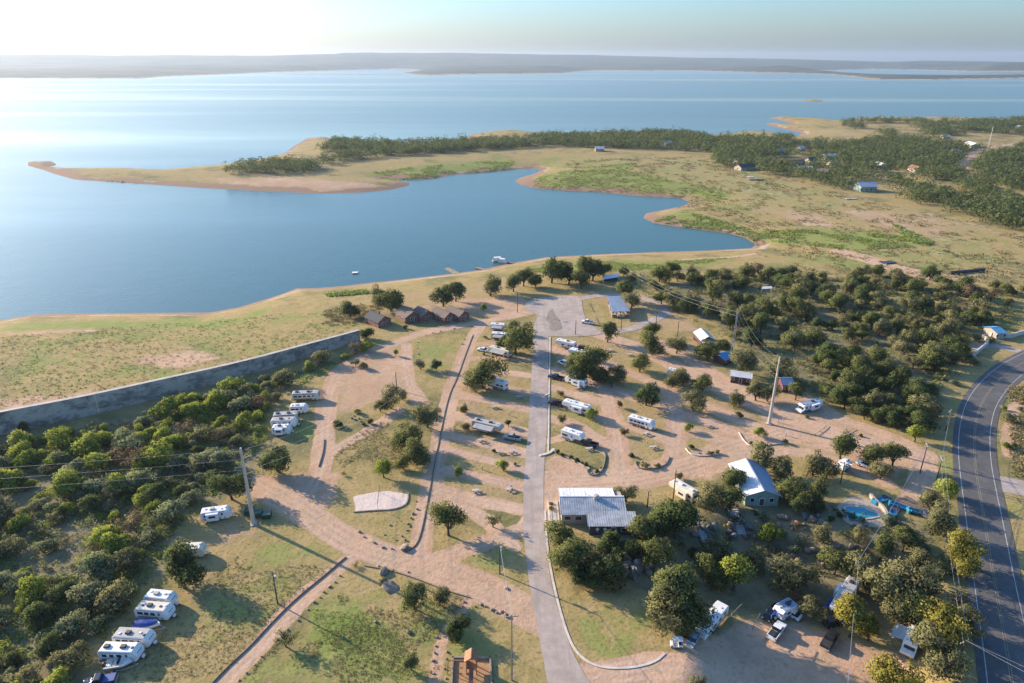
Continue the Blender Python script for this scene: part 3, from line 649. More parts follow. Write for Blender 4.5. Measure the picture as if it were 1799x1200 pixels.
# ------------------------------------------------------------------ buildings
def wall_faces(mb, L, Wd, H, rise):
    """walls of a gabled box: ridge along X"""
    a, b = L / 2, Wd / 2
    prof = [(-b, -1.5), (b, -1.5), (b, H), (0, H + rise), (-b, H)]
    n = len(prof); vs = [(-a, y, z) for y, z in prof] + [(a, y, z) for y, z in prof]
    return mb.add(vs, [tuple(range(n)), tuple(range(2 * n - 1, n - 1, -1))] + [(i, (i + 1) % n, (i + 1) % n + n, i + n) for i in range(n)])
def slab(mb, p, th=0.1):
    """a thin roof sheet through four points"""
    p = [Vector(q) for q in p]; nrm = (p[1] - p[0]).cross(p[3] - p[0]).normalized()
    if nrm.z < 0: nrm = -nrm
    return mb.add(p + [q + nrm * th for q in p], [(3, 2, 1, 0), (4, 5, 6, 7), (0, 1, 5, 4), (1, 2, 6, 5), (2, 3, 7, 6), (3, 0, 4, 7)])
def roof_sheet(mb, x0, x1, ya, za, yb, zb, ribs=0.0, th=0.1):
    """one roof slope from the eave (ya, za) to the ridge (yb, zb), with standing seams"""
    slab(mb, [(x0, ya, za), (x1, ya, za), (x1, yb, zb), (x0, yb, zb)], th)
    if ribs:
        k = int((x1 - x0) / ribs)
        for i in range(k + 1):
            x = x0 + (x1 - x0) * i / k
            slab(mb, [(x - .035, ya, za + th), (x + .035, ya, za + th), (x + .035, yb, zb + th), (x - .035, yb, zb + th)], .05)
def openings(r, L, Wd, wins, doors, frame=M_WHITE):
    """windows and doors: (side, position along the side, width, height, sill)"""
    for kind, lst in (('window', wins), ('door', doors)):
        for sd, u, w, h, z in lst:
            if sd in 'NS':
                y = Wd / 2 * (1 if sd == 'N' else -1); dy = .04 * (1 if sd == 'N' else -1); c = (u, y + dy, z + h / 2); d = (w, .08, h); g = (u, y + dy * 2.1, z + h / 2); e = (w - .2, .02, h - .2)
            else:
                x = L / 2 * (1 if sd == 'E' else -1); dx = .04 * (1 if sd == 'E' else -1); c = (x + dx, u, z + h / 2); d = (.08, w, h); g = (x + dx * 2.1, u, z + h / 2); e = (.02, w - .2, h - .2)
            o = MB().box(c, d).build(kind, frame, r)
            MB().box(g, e).build('pane' if kind == 'window' else 'door_leaf', M_GLASS if kind == 'window' else M_BROWNWALL, o)
def gable_house(name, a, b, width, H, rise, wm, rm, label, cat, dz=None, over=.45, ribs=0.0, wins=(), doors=(), group=None, chimney=None, porch=False, rm2=None):
    """a, b: the two ridge ends in the photograph"""
    zr = H + rise
    A = G(*a, zr); B = G(*b, zr); c = (A + B) / 2; L = max((B - A).length - 2 * over, 2.5); rz = math.atan2(B.y - A.y, B.x - A.x)
    c.z = hz(c.x, c.y)
    r = root(name, c, rz, label, cat, group)
    wall_faces(MB(), L, width, H, rise).build('wall', wm, r)
    w2 = width / 2 + over; drop = rise * over / (width / 2)
    for sgn, mm in ((1, rm), (-1, rm2 or rm)):
        mb = MB(); roof_sheet(mb, -L / 2 - over, L / 2 + over, sgn * w2, H - drop + .06, 0, zr + .06, ribs); mb.build('roof_slope', mm, r)
    MB().box((0, 0, zr + .16), (L + 2 * over + .1, .35, .08)).build('ridge_cap', rm, r)
    openings(r, L, width, wins, doors)
    if chimney: MB().box((chimney[0], chimney[1], zr), (.7, .7, 1.6)).box((chimney[0], chimney[1], zr + .85), (.85, .85, .12)).build('chimney', M_BRICK, r)
    if porch:
        mb = MB(); roof_sheet(mb, L / 2, L / 2 + 1.8, width / 2, H - .5, -width / 2, H - .5, 0); mb.build('porch_roof', rm, r)
        for y in (-width / 2 + .2, width / 2 - .2): MB().box((L / 2 + 1.6, y, (H - .5) / 2 - .2), (.18, .18, H - .2)).build('post', M_PALEWOOD, r)
    return r, L
cg = 'brick cottages by the shore'
sw = [('E', -.9, 1.0, 1.2, 1.0), ('S', -1.5, 1.2, 1.1, 1.0), ('S', 1.8, 1.2, 1.1, 1.0), ('N', 0, 1.2, 1.1, 1.0)]
sd = [('E', 1.0, 1.0, 2.1, .05)]
gable_house('cottage', (651, 546), (676, 556), 6.5, 2.7, 1.9, M_BRICK, M_DSHINGLE, 'leftmost brick cottage with dark slate roof at the wall end', 'cottage', wins=sw, doors=sd, group=cg, chimney=(0, .8))
gable_house('cottage', (706, 537), (726, 548), 7.5, 2.7, 2.0, M_BRICK, M_SHINGLE, 'largest brick cottage with pale-edged gable behind the wall shrubs', 'cottage', wins=sw, doors=sd, group=cg)
gable_house('cottage', (734, 538), (752, 547), 6.5, 2.6, 1.8, M_BRICK, M_SHINGLE, 'middle brick cottage with low gable between two bigger roofs', 'cottage', wins=sw, doors=sd, group=cg)
gable_house('cottage', (765, 539), (791, 549), 5.6, 2.7, 1.8, M_BRICK, M_SHINGLE, 'brick cottage with long brown roof, second from the right of its row', 'cottage', wins=sw, doors=sd, group=cg)
gable_house('cottage', (789, 537), (816, 547), 5.6, 2.7, 1.8, M_BRICK, M_SHINGLE, 'rightmost brick cottage with lit brown roof nearest the turnaround', 'cottage', wins=sw, doors=sd, group=cg)
kg2 = 'small rental cabins at the woodland edge'
gable_house('cabin', (1231, 577), (1245, 592), 5.2, 2.5, 1.4, M_BROWNWALL, M_WMETAL, 'brown cabin with white sheet roof beside the brick edging', 'cabin', wins=sw[:2], doors=sd, group=kg2, ribs=.8, porch=True)
gable_house('cabin', (1263, 625), (1281, 618), 5.0, 2.4, 1.0, M_BROWNWALL, M_SBLUE, 'brown cabin with sky blue roof below the lattice pole', 'cabin', wins=sw[:3], doors=sd, group=kg2, ribs=.8)
gable_house('cabin', (1283, 652), (1322, 657), 4.2, 2.7, .7, M_BROWNWALL, M_WMETAL, 'long brown cabin with narrow white roof facing the camp road', 'cabin', wins=[('S', -2.5, 1, 1, 1.1), ('S', 2.5, 1, 1, 1.1)], doors=[('S', 0, 1, 2.0, .05)], group=kg2, ribs=.8)
gable_house('cabin', (1370, 664), (1392, 664), 4.6, 3.0, 1.3, M_REDWALL, M_BMETAL, 'red cabin half hidden by oaks right of the tallest pole', 'cabin', wins=[('S', -1.2, .9, 1, 1.1)], doors=[('S', 1.0, 1, 2.0, .05)], group=kg2, ribs=.8)
# lodge: white sunlit slope, shade of the right slope painted as blue sheet
r, L = gable_house('lodge', (1311, 806), (1343, 863), 8.2, 3.3, 1.5, M_TEALWALL, M_BMETAL, 'lodge with white metal gable roof, right slope painted shade-blue, between oaks', 'lodge', ribs=.6, over=.6, rm2=M_WMETAL,
    wins=[('E', -2.4, 1.2, 1.3, 1.1), ('E', 2.4, 1.2, 1.3, 1.1), ('S', -4, 1.3, 1.2, 1.1), ('S', 0, 1.3, 1.2, 1.1), ('S', 4, 1.3, 1.2, 1.1)], doors=[('E', 0, 1.3, 2.2, .05)])
mb = MB()
for y in (-1.2, 0, 1.2): mb.box((-L / 2 + 2.0, -5.6 + y * .0, .5), (2.6, 2.2, .15))
mb.box((-L / 2 + 2, -6.7, .95), (2.6, .1, .1)).box((-L / 2 + .75, -5.6, .95), (.1, 2.2, .1))
for x in (-1.2, 0, 1.2): mb.box((-L / 2 + 2 + x, -6.7, .5), (.1, .1, 1.0))
mb.build('deck', M_PALEWOOD, r)
# camp office with long metal roof and navy annex
def office():
    zr, H = 4.6, 3.3
    A = G(983, 872.5, zr); B = G(1096, 872.5, zr); c = (A + B) / 2; rz = math.atan2(B.y - A.y, B.x - A.x); L = (B - A).length
    r = root('office_building', (c.x, c.y, HL), rz, 'long camp office with ribbed metal roof and navy annex beside the paved road', 'office')
    wall_faces(MB(), L - .6, 9.2, H - .05, 1.15).build('wall', M_TAN, r)
    mb = MB(); roof_sheet(mb, -L / 2, L / 2, -5.3, 3.05, 0, zr, .55); mb.build('roof_slope', M_METAL, r)
    mb = MB(); roof_sheet(mb, -L / 2, L / 2 - 2.2, 5.0, 3.6, 0, zr + .02, .9); mb.build('roof_slope', M_WMETAL, r)
    MB().box((0, 0, zr + .14), (L, .4, .08)).build('ridge_cap', M_WMETAL, r)
    ax = L / 2 - 4.2
    mb = MB(); mb.box((ax, -6.6, .5), (10.2, 4.6, 4.2)); mb.build('annex_wall', M_NAVY, r)
    mb = MB(); roof_sheet(mb, ax - 5.5, ax + 6.2, -9.3, 2.72, -4.6, 3.55, .55); mb.build('annex_roof', M_METAL, r)
    for x in (-3.2, -1.4):
        mb = MB()
        mb.tube((ax + x, -8.93, 1.75), (ax + x, -8.99, 1.75), .42, .42, 14).box((ax + x, -8.95, 1.25), (.14, .06, .6)); mb.build('wall_emblem', M_WHITE, r)
    o = MB().box((ax + .6, -8.94, 1.15), (1.25, .08, 2.3)).build('door', M_WHITE, r); MB().box((ax + .6, -9.0, 1.1), (.95, .05, 2.0)).build('door_leaf', M_NAVY, o)
    o = MB().box((ax + 3.2, -8.94, 1.6), (1.7, .08, 1.1)).build('window', M_WHITE, r); MB().box((ax + 3.2, -9.0, 1.6), (1.5, .05, .9)).build('pane', M_GLASS, o)
    for x in (-6.2, -3.6):
        o = MB().box((x, -4.64, 1.7), (1.7, .1, 1.2)).build('window', M_WHITE, r); MB().box((x, -4.71, 1.7), (1.5, .05, 1.0)).build('pane', M_GLASS, o)
    mb = MB().box((1.1, -.6, 4.9), (1.3, 1.0, .9)).tube((1.1, -.6, 5.3), (1.1, -.6, 5.6), .45, .45, 10); mb.build('rooftop_cooler', M_STEEL, r)
    for x in (-L / 2 + 1.2, -1.5): MB().tube((x, 1.2, 4.2), (x, 1.2, 5.2), .09, .09, 6).build('vent_pipe', M_STEEL, r)
    MB().box((-L / 2 - 1.4, -.3, .05), (2.6, 9.6, .3)).build('porch_slab', M_CONC, r)
    for y in (-4.6, 4.0): MB().box((-L / 2 - 2.5, y, 1.5), (.15, .15, 3)).build('post', M_WHITE, r)
    mb = MB().box((-L / 2 - 2.6, -.3, 1.0), (.06, 8.6, .08)).box((-L / 2 - 2.6, -.3, .55), (.06, 8.6, .06)); mb.build('rail', M_WHITE, r)
office()
# picnic pavilion, open sides
def pavilion():
    A = G(1067, 522, 3.6); B = G(1094, 521, 3.6); C = G(1107, 547, 3.1); D = G(1075, 548, 3.1)
    c = (A + B + C + D) / 4; r = root('picnic_pavilion', (c.x, c.y, HL), 0, 'open picnic pavilion with big blue-grey sheet roof on the turnaround lawn', 'pavilion')
    q = [(p - c).xy.to_3d() for p in (D, C, B, A)]; zz = (2.9, 2.9, 3.6, 3.6)
    q = [Vector((p.x, p.y, z)) for p, z in zip(q, zz)]
    mb = MB(); slab(mb, q, .14)
    for i in range(1, 14):
        u = i / 14; a, b = q[0].lerp(q[1], u), q[3].lerp(q[2], u); d = (q[1] - q[0]).normalized() * .05
        slab(mb, [a - d + Vector((0, 0, .14)), a + d + Vector((0, 0, .14)), b + d + Vector((0, 0, .14)), b - d + Vector((0, 0, .14))], .05)
    mb.build('roof', M_BMETAL, r)
    for u in (.06, .5, .94):
        for v in (.06, .5, .94):
            if u == .5 and v == .5: continue
            p = q[0].lerp(q[1], u).lerp(q[3].lerp(q[2], u), v); MB().box((p.x, p.y, p.z / 2 - .3), (.22, .22, p.z + .55)).build('post', M_ORANGEWOOD, r)
    mb = MB(); p = [x.lerp(Vector((0, 0, 0)), .08) for x in q]
    slab(mb, [(x.x, x.y, .04) for x in p], .1); mb.build('floor_slab', M_CONC, r)
    for k in range(4):
        p = q[0].lerp(q[1], .2 + .2 * k).lerp(q[3].lerp(q[2], .2 + .2 * k), .35 + .1 * (k % 2))
        o = MB().box((p.x, p.y, .75), (.75, 1.8, .07)).build('table', M_PALEWOOD, r)
        MB().box((p.x - .7, p.y, .45), (.28, 1.8, .06)).box((p.x + .7, p.y, .45), (.28, 1.8, .06)).box((p.x, p.y, .38), (.5, .12, .7)).build('bench', M_PALEWOOD, o)
    p = q[0].lerp(q[1], .5); mb = MB()
    for k in range(3): mb.box((p.x - 2.4 + 2.4 * k, p.y + 1.1, .65), (2.2, .35, 1.1))
    mb.build('low_wall', M_ORANGEWOOD, r)
pavilion()
def shelter(name, corners, z0, z1, rm, label, cat, wall=None):
    A, B, C, D = [G(x, y, z) for (x, y), z in zip(corners, (z0, z0, z1, z1))]; c = (A + B + C + D) / 4
    r = root(name, (c.x, c.y, hz(c.x, c.y)), 0, label, cat)
    q = [Vector((p.x - c.x, p.y - c.y, z)) for p, z in zip((A, B, C, D), (z0, z0, z1, z1))]
    mb = MB(); slab(mb, q, .12); mb.build('roof', rm, r)
    for p in q: p = p * .94; MB().box((p.x, p.y, p.z / 2 - .3), (.16, .16, p.z + .5)).build('post', M_STEEL, r)
    if wall: 
        a, b = q[3] * .93, q[2] * .93; m = (a + b) / 2; d = b - a; MB().box((m.x, m.y, z1 / 2 - .3), (d.xy.length, .12, z1 + .2), math.atan2(d.y, d.x)).build('back_wall', wall, r)
    return r
shelter('boat_shelter', [(1060, 491), (1087, 487), (1088, 482), (1060, 484)], 2.4, 3.1, M_WMETAL, 'small open shelter with white roof among oaks above the turnaround', 'shelter', M_NAVY)
shelter('canopy', [(1395, 592), (1411, 590), (1410, 585), (1396, 587)], 2.4, 2.9, M_SBLUE, 'small blue canopy in the woods near the far right field', 'canopy')
shelter('car_port', [(1338, 508), (1357, 507), (1356, 503), (1339, 504)], 2.6, 3.0, M_WMETAL, 'small white carport roof deep inside the dark woods', 'carport')
gable_house('house', (1740, 576), (1757, 575), 7, 2.7, 1.0, M_TAN, M_SBLUE, 'house with bright blue roof behind the white gate wall', 'house', ribs=1, wins=sw[:3], doors=sd)
# white gate wall at the highway
for pts, lab in (([(1711, 625), (1722, 616), (1733, 607), (1735, 600), (1727, 596)], 'curved white gate wall left of the entrance beside the highway'), ([(1741, 592), (1758, 593), (1777, 594), (1790, 588), (1830, 582)], 'straight white gate wall right of the entrance beside the highway')):
    P = smooth_line(Gs(pts)); r = root('gate_wall', (0, 0, 0), 0, lab, 'wall', 'white gate walls')
    wall_line('wall', P, 1.7, .5, M_KERB, r)
    for p in (P[0], P[len(P) // 2], P[-1]): MB().box((p.x, p.y, HL + .9), (.9, .9, 2.2)).build('pier', M_KERB, r)
# far houses in the wooded village
vg = 'houses among the trees of the far village'
far_h = [((1291, 279), (1320, 277), M_WHITE, M_ORANGEWOOD, 'far house with orange roof at the left edge of the village', 12), ((1296, 289), (1322, 287), M_TAN, M_DSHINGLE, 'far house with dark roof just below the orange-roofed one', 12),
 ((1387, 281), (1412, 280), M_BRICK, M_SHINGLE, 'far low house with brown roof in the middle of the village', 11), ((1418, 277), (1432, 276), M_TAN, M_DSHINGLE, 'far house with dark grey roof right of the brown one', 10),
 ((1446, 271), (1468, 270), M_WHITE, M_WMETAL, 'far white house with pale roof behind the village clearing', 11), ((1457, 283), (1472, 282), M_CREAM, M_TAN, 'far cream house with yellowish roof in the clearing', 9),
 ((1400, 291), (1428, 292), M_CREAM, M_METAL, 'far long pale house at the front of the clearing', 10), ((1436, 295), (1458, 297), M_BRICK, M_SHINGLE, 'far brick house right of the long pale one', 9),
 ((1366, 262), (1378, 261), M_TAN, M_SBLUE, 'far house with blue-green roof under the dark trees', 9), ((1402, 257), (1412, 256), M_WHITE, M_METAL, 'far tiny white house deep in the trees', 9),
 ((1540, 284), (1553, 287), M_WHITE, M_WMETAL, 'far white building between dark oaks right of the village', 9), ((1602, 289), (1616, 293), M_CREAM, M_ORANGEWOOD, 'far cream house beside the dirt track', 9),
 ((1672, 262), (1686, 262), M_TAN, M_BMETAL, 'far grey-roofed house near the curving lane', 10), ((1702, 248), (1716, 252), M_WHITE, M_WMETAL, 'far bright white house near the upper right trees', 12),
 ((1788, 220), (1799, 221), M_WHITE, M_METAL, 'far white house at the right edge below the lake', 14), ((918, 243), (932, 242), M_BRICK, M_SHINGLE, 'far brown house at the left end of the peninsula trees', 14),
 ((1045, 257), (1062, 257), M_TAN, M_METAL, 'far pale house half hidden in the peninsula trees', 12), ((1165, 248), (1178, 247), M_WHITE, M_METAL, 'far pale blue-grey house in the peninsula trees', 12), ((1618, 246), (1628, 245), M_TAN, M_DSHINGLE, 'far dark-roofed house above the white building', 11), ((1655, 236), (1668, 236), M_WHITE, M_METAL, 'far white house behind the lattice mast trees', 12)]
for a, b, wm, rm, lab, wd in far_h:
    wd *= .85; wm = M_TAN if wm is M_WHITE else wm
    gable_house('house', a, b, wd, 3.4, 2.4, wm, rm, lab, 'house', group=vg, over=.6, wins=[('S', -3, 1.6, 1.4, 1.0), ('S', 3, 1.6, 1.4, 1.0), ('S', 0, 1.6, 1.4, 1.0), ('E', 0, 1.6, 1.4, 1.0), ('W', 0, 1.6, 1.4, 1.0)], doors=[('S', 1.4, 1.1, 2.1, .05)])
r, L = gable_house('house', (1506, 320), (1537, 320), 14, 4.6, 2.6, M_TEALWALL, M_BMETAL, 'large blue-roofed house at the front edge of the village', 'house', group=vg, over=1.0, ribs=1.5, porch=True,
   wins=[('S', -6, 2, 1.6, 1.4), ('S', -2, 2, 1.6, 1.4), ('S', 2, 2, 1.6, 1.4), ('S', 6, 2, 1.6, 1.4), ('E', 2, 2, 1.6, 1.2)], doors=[('E', -2, 1.4, 2.2, .05)])
# ------------------------------------------------------------------ vehicles
def wheels(r, xs, y, rad=.38, w=.26):
    for x in xs:
        for s in (-1, 1):
            o = MB().tube((x, s * (y - w), rad), (x, s * y, rad), rad, rad, 12).build('wheel', M_TYRE, r)
            MB().tube((x, s * y, rad), (x, s * (y + .02), rad), rad * .55, rad * .5, 10).build('rim', M_RIM, o)
def place(fp, rp, dz):
    A, B = G(*fp, dz), G(*rp, dz); c = (A + B) / 2; c.z = hz(c.x, c.y)
    return c, math.atan2(A.y - B.y, A.x - B.x), (A - B).xy.length
def caravan(name, fp, rp, style, body, roofm, stripe, label, cat, group, wid=2.5, h=2.8, slide=0, awn=0, acs=1, nwin=4, dk=None):
    c, rz, L = place(fp, rp, h * .62); L = max(L, 4.2)
    r = root(name, c, rz, label, cat, group); a, b = L / 2, wid / 2
    if style == 'travel': prof = [(-a, .55), (a - .45, .55), (a, 1.0), (a - .03, 1.9), (a - .55, h - .12), (a - .95, h), (-a + .25, h), (-a, h - .3)]; wx = (-.75, .15)
    elif style == 'fifth': h += .35; prof = [(-a, .65), (a - 2.7, .65), (a - 2.45, 1.55), (a - .3, 1.65), (a, 2.0), (a - .1, 2.7), (a - .6, h), (-a + .15, h), (-a, h - .25)]; wx = (-1.6, -.65)
    elif style == 'bus': h += .1; prof = [(-a, .5), (a, .5), (a + .02, 1.35), (a - .3, h - .2), (a - .55, h), (-a + .1, h), (-a, h - .2)]; wx = (-a + 2.3, a - 1.6)
    else: prof = [(-a, .5), (a, .5), (a, 1.05), (a - 1.0, 1.25), (a - 1.55, 1.95), (a - .95, 2.15), (a - 1.0, 2.7), (a - 1.5, h), (-a + .1, h), (-a, h - .2)]; wx = (-a + 1.6, a - .75)
    MB().prism(prof, -b, b).build('body', body, r, bevel=.07)
    x1 = a - (.9 if style == 'travel' else .75 if style != 'cab' else 1.6)
    MB().box(((x1 - a + .3) / 2, 0, h + .015), (x1 + a - .3, wid - .22, .05)).build('roof', roofm, r, bevel=.015)
    wheels(r, wx, b + .02)
    rn = random.Random(label)
    for i in range(acs):
        x = -L * .12 + (i - (acs - 1) / 2) * L * .42; MB().box((x, rn.uniform(-.1, .1), h + .2), (1.05, .8, .36)).build('air_conditioner', dk or rn.choice([M_WHITE, M_DARK, M_BEIGE]), r, bevel=.08)
    for x in (-L * .33, L * .2, L * .33): MB().box((x, rn.uniform(-.45, .45), h + .1), (.45, .45, .14)).build('roof_vent', rn.choice([M_DARK, M_WHITE, M_GREYROOF]), r, bevel=.03)
    lo, hi = -a + .5, (a - 1.3 if style != 'fifth' else a - 2.9)
    for s in (-1, 1):
        z = 1.35
        for k in range(2):
            MB().box(((lo + hi) / 2 + k * .2, s * (b + .012), 1.02 - .22 * k), (hi - lo, .02, .2 - .08 * k)).build('stripe', stripe, r)
        slots = [lo + (hi - lo) * (k + .5) / nwin for k in range(nwin)]
        for k, x in enumerate(slots):
            if s == -1 and k == nwin - 1: MB().box((x, s * (b + .02), 1.5), (.66, .04, 1.75)).build('door', body, r); MB().box((x, s * (b + .045), 1.95), (.42, .02, .6)).build('window', M_GLASS, r); continue
            if rn.random() < .12: continue
            MB().box((x, s * (b + .02), 1.85), (rn.uniform(.8, 1.3), .04, .62)).build('window', M_GLASS, r, bevel=.015)
    MB().box(((lo + hi) / 2 - .2, 0, .62), (hi - lo + .4, wid + .03, .2)).build('skirt', M_GREYROOF if stripe is M_GREYSTR else stripe, r)
    MB().tube((lo, -b - .1, h - .2), (hi, -b - .1, h - .2), .08, .08, 6).build('rolled_awning', M_GREYROOF if body is M_WHITE else M_DARK, r)
    MB().box((-a - .02, 0, 2.0), (.05, 1.3, .6)).build('window', M_GLASS, r)
    MB().box((-a - .08, 0, .62), (.14, wid * .9, .16)).build('bumper', M_DARK, r)
    for s in (-1, 1): MB().box((-a - .03, s * (b - .25), 1.0), (.05, .2, .3)).build('tail_light', M_REDWALL, r)
    if style in ('bus', 'cab'):
        if style == 'bus': q = [(a + .03, -b + .2, 1.5), (a + .03, b - .2, 1.5), (a - .24, b - .25, 2.62), (a - .24, -b + .25, 2.62)]
        else: q = [(a - .99, -b + .3, 1.3), (a - .99, b - .3, 1.3), (a - 1.49, b - .35, 1.95), (a - 1.49, -b + .35, 1.95)]
        mb = MB(); slab(mb, q, .03); mb.build('windshield', M_GLASS, r)
        for s in (-1, 1): MB().box((a + .02, s * (b - .35), .85), (.05, .3, .2)).build('headlight', M_WHITE, r)
    elif style == 'travel':
        MB().tube((a - .5, -.7, .5), (a + 1.1, 0, .5), .06).tube((a - .5, .7, .5), (a + 1.1, 0, .5), .06).tube((a + .75, 0, .5), (a + .75, 0, .0), .05).build('hitch', M_DARK, r)
        MB().box((a + .35, 0, .8), (.45, .7, .5)).build('gas_bottles', M_WHITE, r, bevel=.1)
        MB().box((a - .16, 0, 1.9), (.05, 1.5, .55)).build('window', M_GLASS, r)
    else: MB().tube((a - 1.0, 0, 1.6), (a - 1.0, 0, 1.1), .15).tube((a - 1.6, -.8, 1.6), (a - 1.6, -.8, 0), .06).tube((a - 1.6, .8, 1.6), (a - 1.6, .8, 0), .06).build('hitch', M_DARK, r)
    if slide:
        o = MB().box((-L * .1, slide * (b + .42), 1.75), (min(3.6, L * .42), .84, 1.9)).build('slide_out', body, r, bevel=.05)
        MB().box((-L * .1, slide * (b + .855), 1.95), (1.5, .03, .6)).build('window', M_GLASS, o)
    if awn:
        mb = MB(); slab(mb, [(-L * .36, awn * b, h - .25), (L * .28, awn * b, h - .25), (L * .28, awn * (b + 2.3), h - .75), (-L * .36, awn * (b + 2.3), h - .75)], .04); mb.build('awning', M_GREYROOF, r)
        for x in (-L * .35, L * .27): MB().tube((x, awn * (b + 2.25), h - .78), (x, awn * b, 1.0), .035).build('awning_arm', M_STEEL, r)
    return r
tg = 'trailers and motorhomes stored along the thicket'; cgp = 'campers parked on the camp pitches'
T = caravan
T('travel_trailer', (307, 1053), (259, 1048), 'travel', M_WHITE, M_WHITE, M_GREYSTR, 'white travel trailer, uppermost of the lower-left storage row', 'trailer', tg, nwin=3)
T('travel_trailer', (302, 1074), (243, 1069), 'travel', M_WHITE, M_CREAM, M_GREYSTR, 'white trailer with cream roof and dark vent above the blue-covered boat', 'trailer', tg, dk=M_DARK)
T('travel_trailer', (268, 1121), (204, 1117), 'travel', M_WHITE, M_GREYROOF, M_BROWNSTR, 'white trailer with dirty grey roof just below the blue-covered boat', 'trailer', tg)
T('travel_trailer', (247, 1145), (179, 1143), 'travel', M_WHITE, M_WHITE, M_BLUESTR, 'long white trailer with two dark roof units above the open boat', 'trailer', tg, acs=2, dk=M_DARK)
T('travel_trailer', (406, 897), (354, 904), 'travel', M_WHITE, M_WHITE, M_GREYSTR, 'bright white trailer with slide-out beside the green dumpsters', 'trailer', tg, slide=-1)
T('travel_trailer', (361, 964), (310, 967), 'travel', M_CREAM, M_CREAM, M_BROWNSTR, 'cream trailer half behind a bush, alone on the left', 'trailer', tg, dk=M_DARK)
T('motorhome', (562, 693), (514, 695), 'bus', M_CREAM, M_GREYROOF, M_BROWNSTR, 'long beige motorhome, uppermost of the upper storage row', 'motorhome', tg, acs=2, nwin=5, dk=M_DARK)
T('travel_trailer', (541, 716), (510, 717), 'travel', M_WHITE, M_WHITE, M_BLUESTR, 'short white rounded trailer below the beige motorhome', 'trailer', tg, nwin=3)
T('motorhome', (526, 730), (481, 733), 'bus', M_BEIGE, M_GREYROOF, M_BROWNSTR, 'grey-beige motorhome directly above two white trailers', 'motorhome', tg, acs=2, nwin=5, dk=M_DARK)
T('travel_trailer', (522, 740), (477, 742), 'travel', M_WHITE, M_GREYROOF, M_BROWNSTR, 'white trailer squeezed in the middle of three side by side', 'trailer', tg)
T('travel_trailer', (512, 753), (479, 754), 'travel', M_WHITE, M_WHITE, M_GREYSTR, 'white trailer, lowest of three standing side by side', 'trailer', tg, nwin=3, slide=-1)
T('travel_trailer', (890, 574), (862, 572), 'travel', M_WHITE, M_WHITE, M_GREYSTR, 'white trailer nearest the turnaround, left of the paved road', 'trailer', cgp, awn=-1)
T('travel_trailer', (892, 590), (864, 588), 'travel', M_BEIGE, M_WHITE, M_DARK, 'dark-sided trailer under the oak left of the paved road', 'trailer', cgp, awn=-1)
T('motorhome', (860, 612), (897, 621), 'bus', M_CREAM, M_CREAM, M_BROWNSTR, 'beige motorhome with a white car at its nose', 'motorhome', cgp, acs=2, awn=1, dk=M_DARK)
T('travel_trailer', (848, 667), (890, 678), 'fifth', M_WHITE, M_WHITE, M_GREYSTR, 'large white camper with the white end facing the road behind a spreading oak', 'trailer', cgp, acs=2)
T('travel_trailer', (883, 755), (832, 743), 'fifth', M_BEIGE, M_GREYROOF, M_BROWNSTR, 'grey-roofed camper with open awning left of the paved road', 'trailer', cgp, acs=2, awn=-1, slide=-1, dk=M_DARK)
T('travel_trailer', (977, 601), (1011, 608), 'fifth', M_WHITE, M_WHITE, M_GREYSTR, 'white camper first on the right of the paved road below the turnaround', 'trailer', cgp, dk=M_DARK)
T('travel_trailer', (1000, 617), (1042, 627), 'fifth', M_WHITE, M_WHITE, M_BLUESTR, 'white camper behind the oaks next to the maroon car', 'trailer', cgp, acs=2)
T('travel_trailer', (996, 663), (1030, 674), 'travel', M_WHITE, M_WHITE, M_BROWNSTR, 'white camper hitched behind the navy pickup', 'trailer', cgp, slide=1)
T('travel_trailer', (990, 708), (1036, 721), 'fifth', M_WHITE, M_WHITE, M_GREYSTR, 'long white camper hitched behind the maroon pickup', 'trailer', cgp, slide=1, acs=2)
T('travel_trailer', (1025, 771), (989, 759), 'fifth', M_WHITE, M_WHITE, M_GREYSTR, 'white camper with the black pickup at its front', 'trailer', cgp)
T('travel_trailer', (1149, 747), (1106, 734), 'travel', M_WHITE, M_WHITE, M_BROWNSTR, 'white camper standing alone in the middle of the right pitches', 'trailer', cgp, acs=1, nwin=5)
T('travel_trailer', (1172, 652), (1194, 656), 'travel', M_WHITE, M_WHITE, M_BLUESTR, 'small white camper with blue nose behind grey oaks', 'trailer', cgp, nwin=2)
T('motorhome', (1403, 717), (1440, 706), 'cab', M_WHITE, M_BMETAL, M_BLUESTR, 'pale blue and white motorhome at the woodland edge below the red cabin', 'motorhome', cgp, slide=1, dk=M_DARK)
T('travel_trailer', (1180, 849), (1222, 874), 'fifth', M_CREAM, M_CREAM, M_BROWNSTR, 'cream camper on the open dirt right of the camp office', 'trailer', cgp, slide=1, acs=2)
T('travel_trailer', (1229, 1106), (1270, 1068), 'travel', M_WHITE, M_WHITE, M_GREYSTR, 'long white trailer under the big oaks by the parking lot', 'trailer', cgp, acs=1)
T('travel_trailer', (1467, 1076), (1500, 1024), 'fifth', M_WHITE, M_GREYROOF, M_GREYSTR, 'long grey-roofed camper beneath the crossing wire', 'trailer', cgp, acs=2, slide=-1)
T('motorhome', (1594, 1146), (1612, 1106), 'cab', M_WHITE, M_WHITE, M_GREYSTR, 'white motorhome with extended canopy under yellow trees', 'motorhome', cgp, awn=-1, acs=2, dk=M_DARK)
T('travel_trailer', (1365, 1078), (1394, 1062), 'travel', M_WHITE, M_BMETAL, M_BLUESTR, 'small white camper behind the white pickup, partly under a brown tree', 'trailer', cgp, nwin=2)
T('travel_trailer', (1475, 820), (1490, 812), 'travel', M_WHITE, M_WHITE, M_GREYSTR, 'narrow white trailer between oaks above the pool', 'trailer', cgp, nwin=2, wid=2.2, h=2.6)
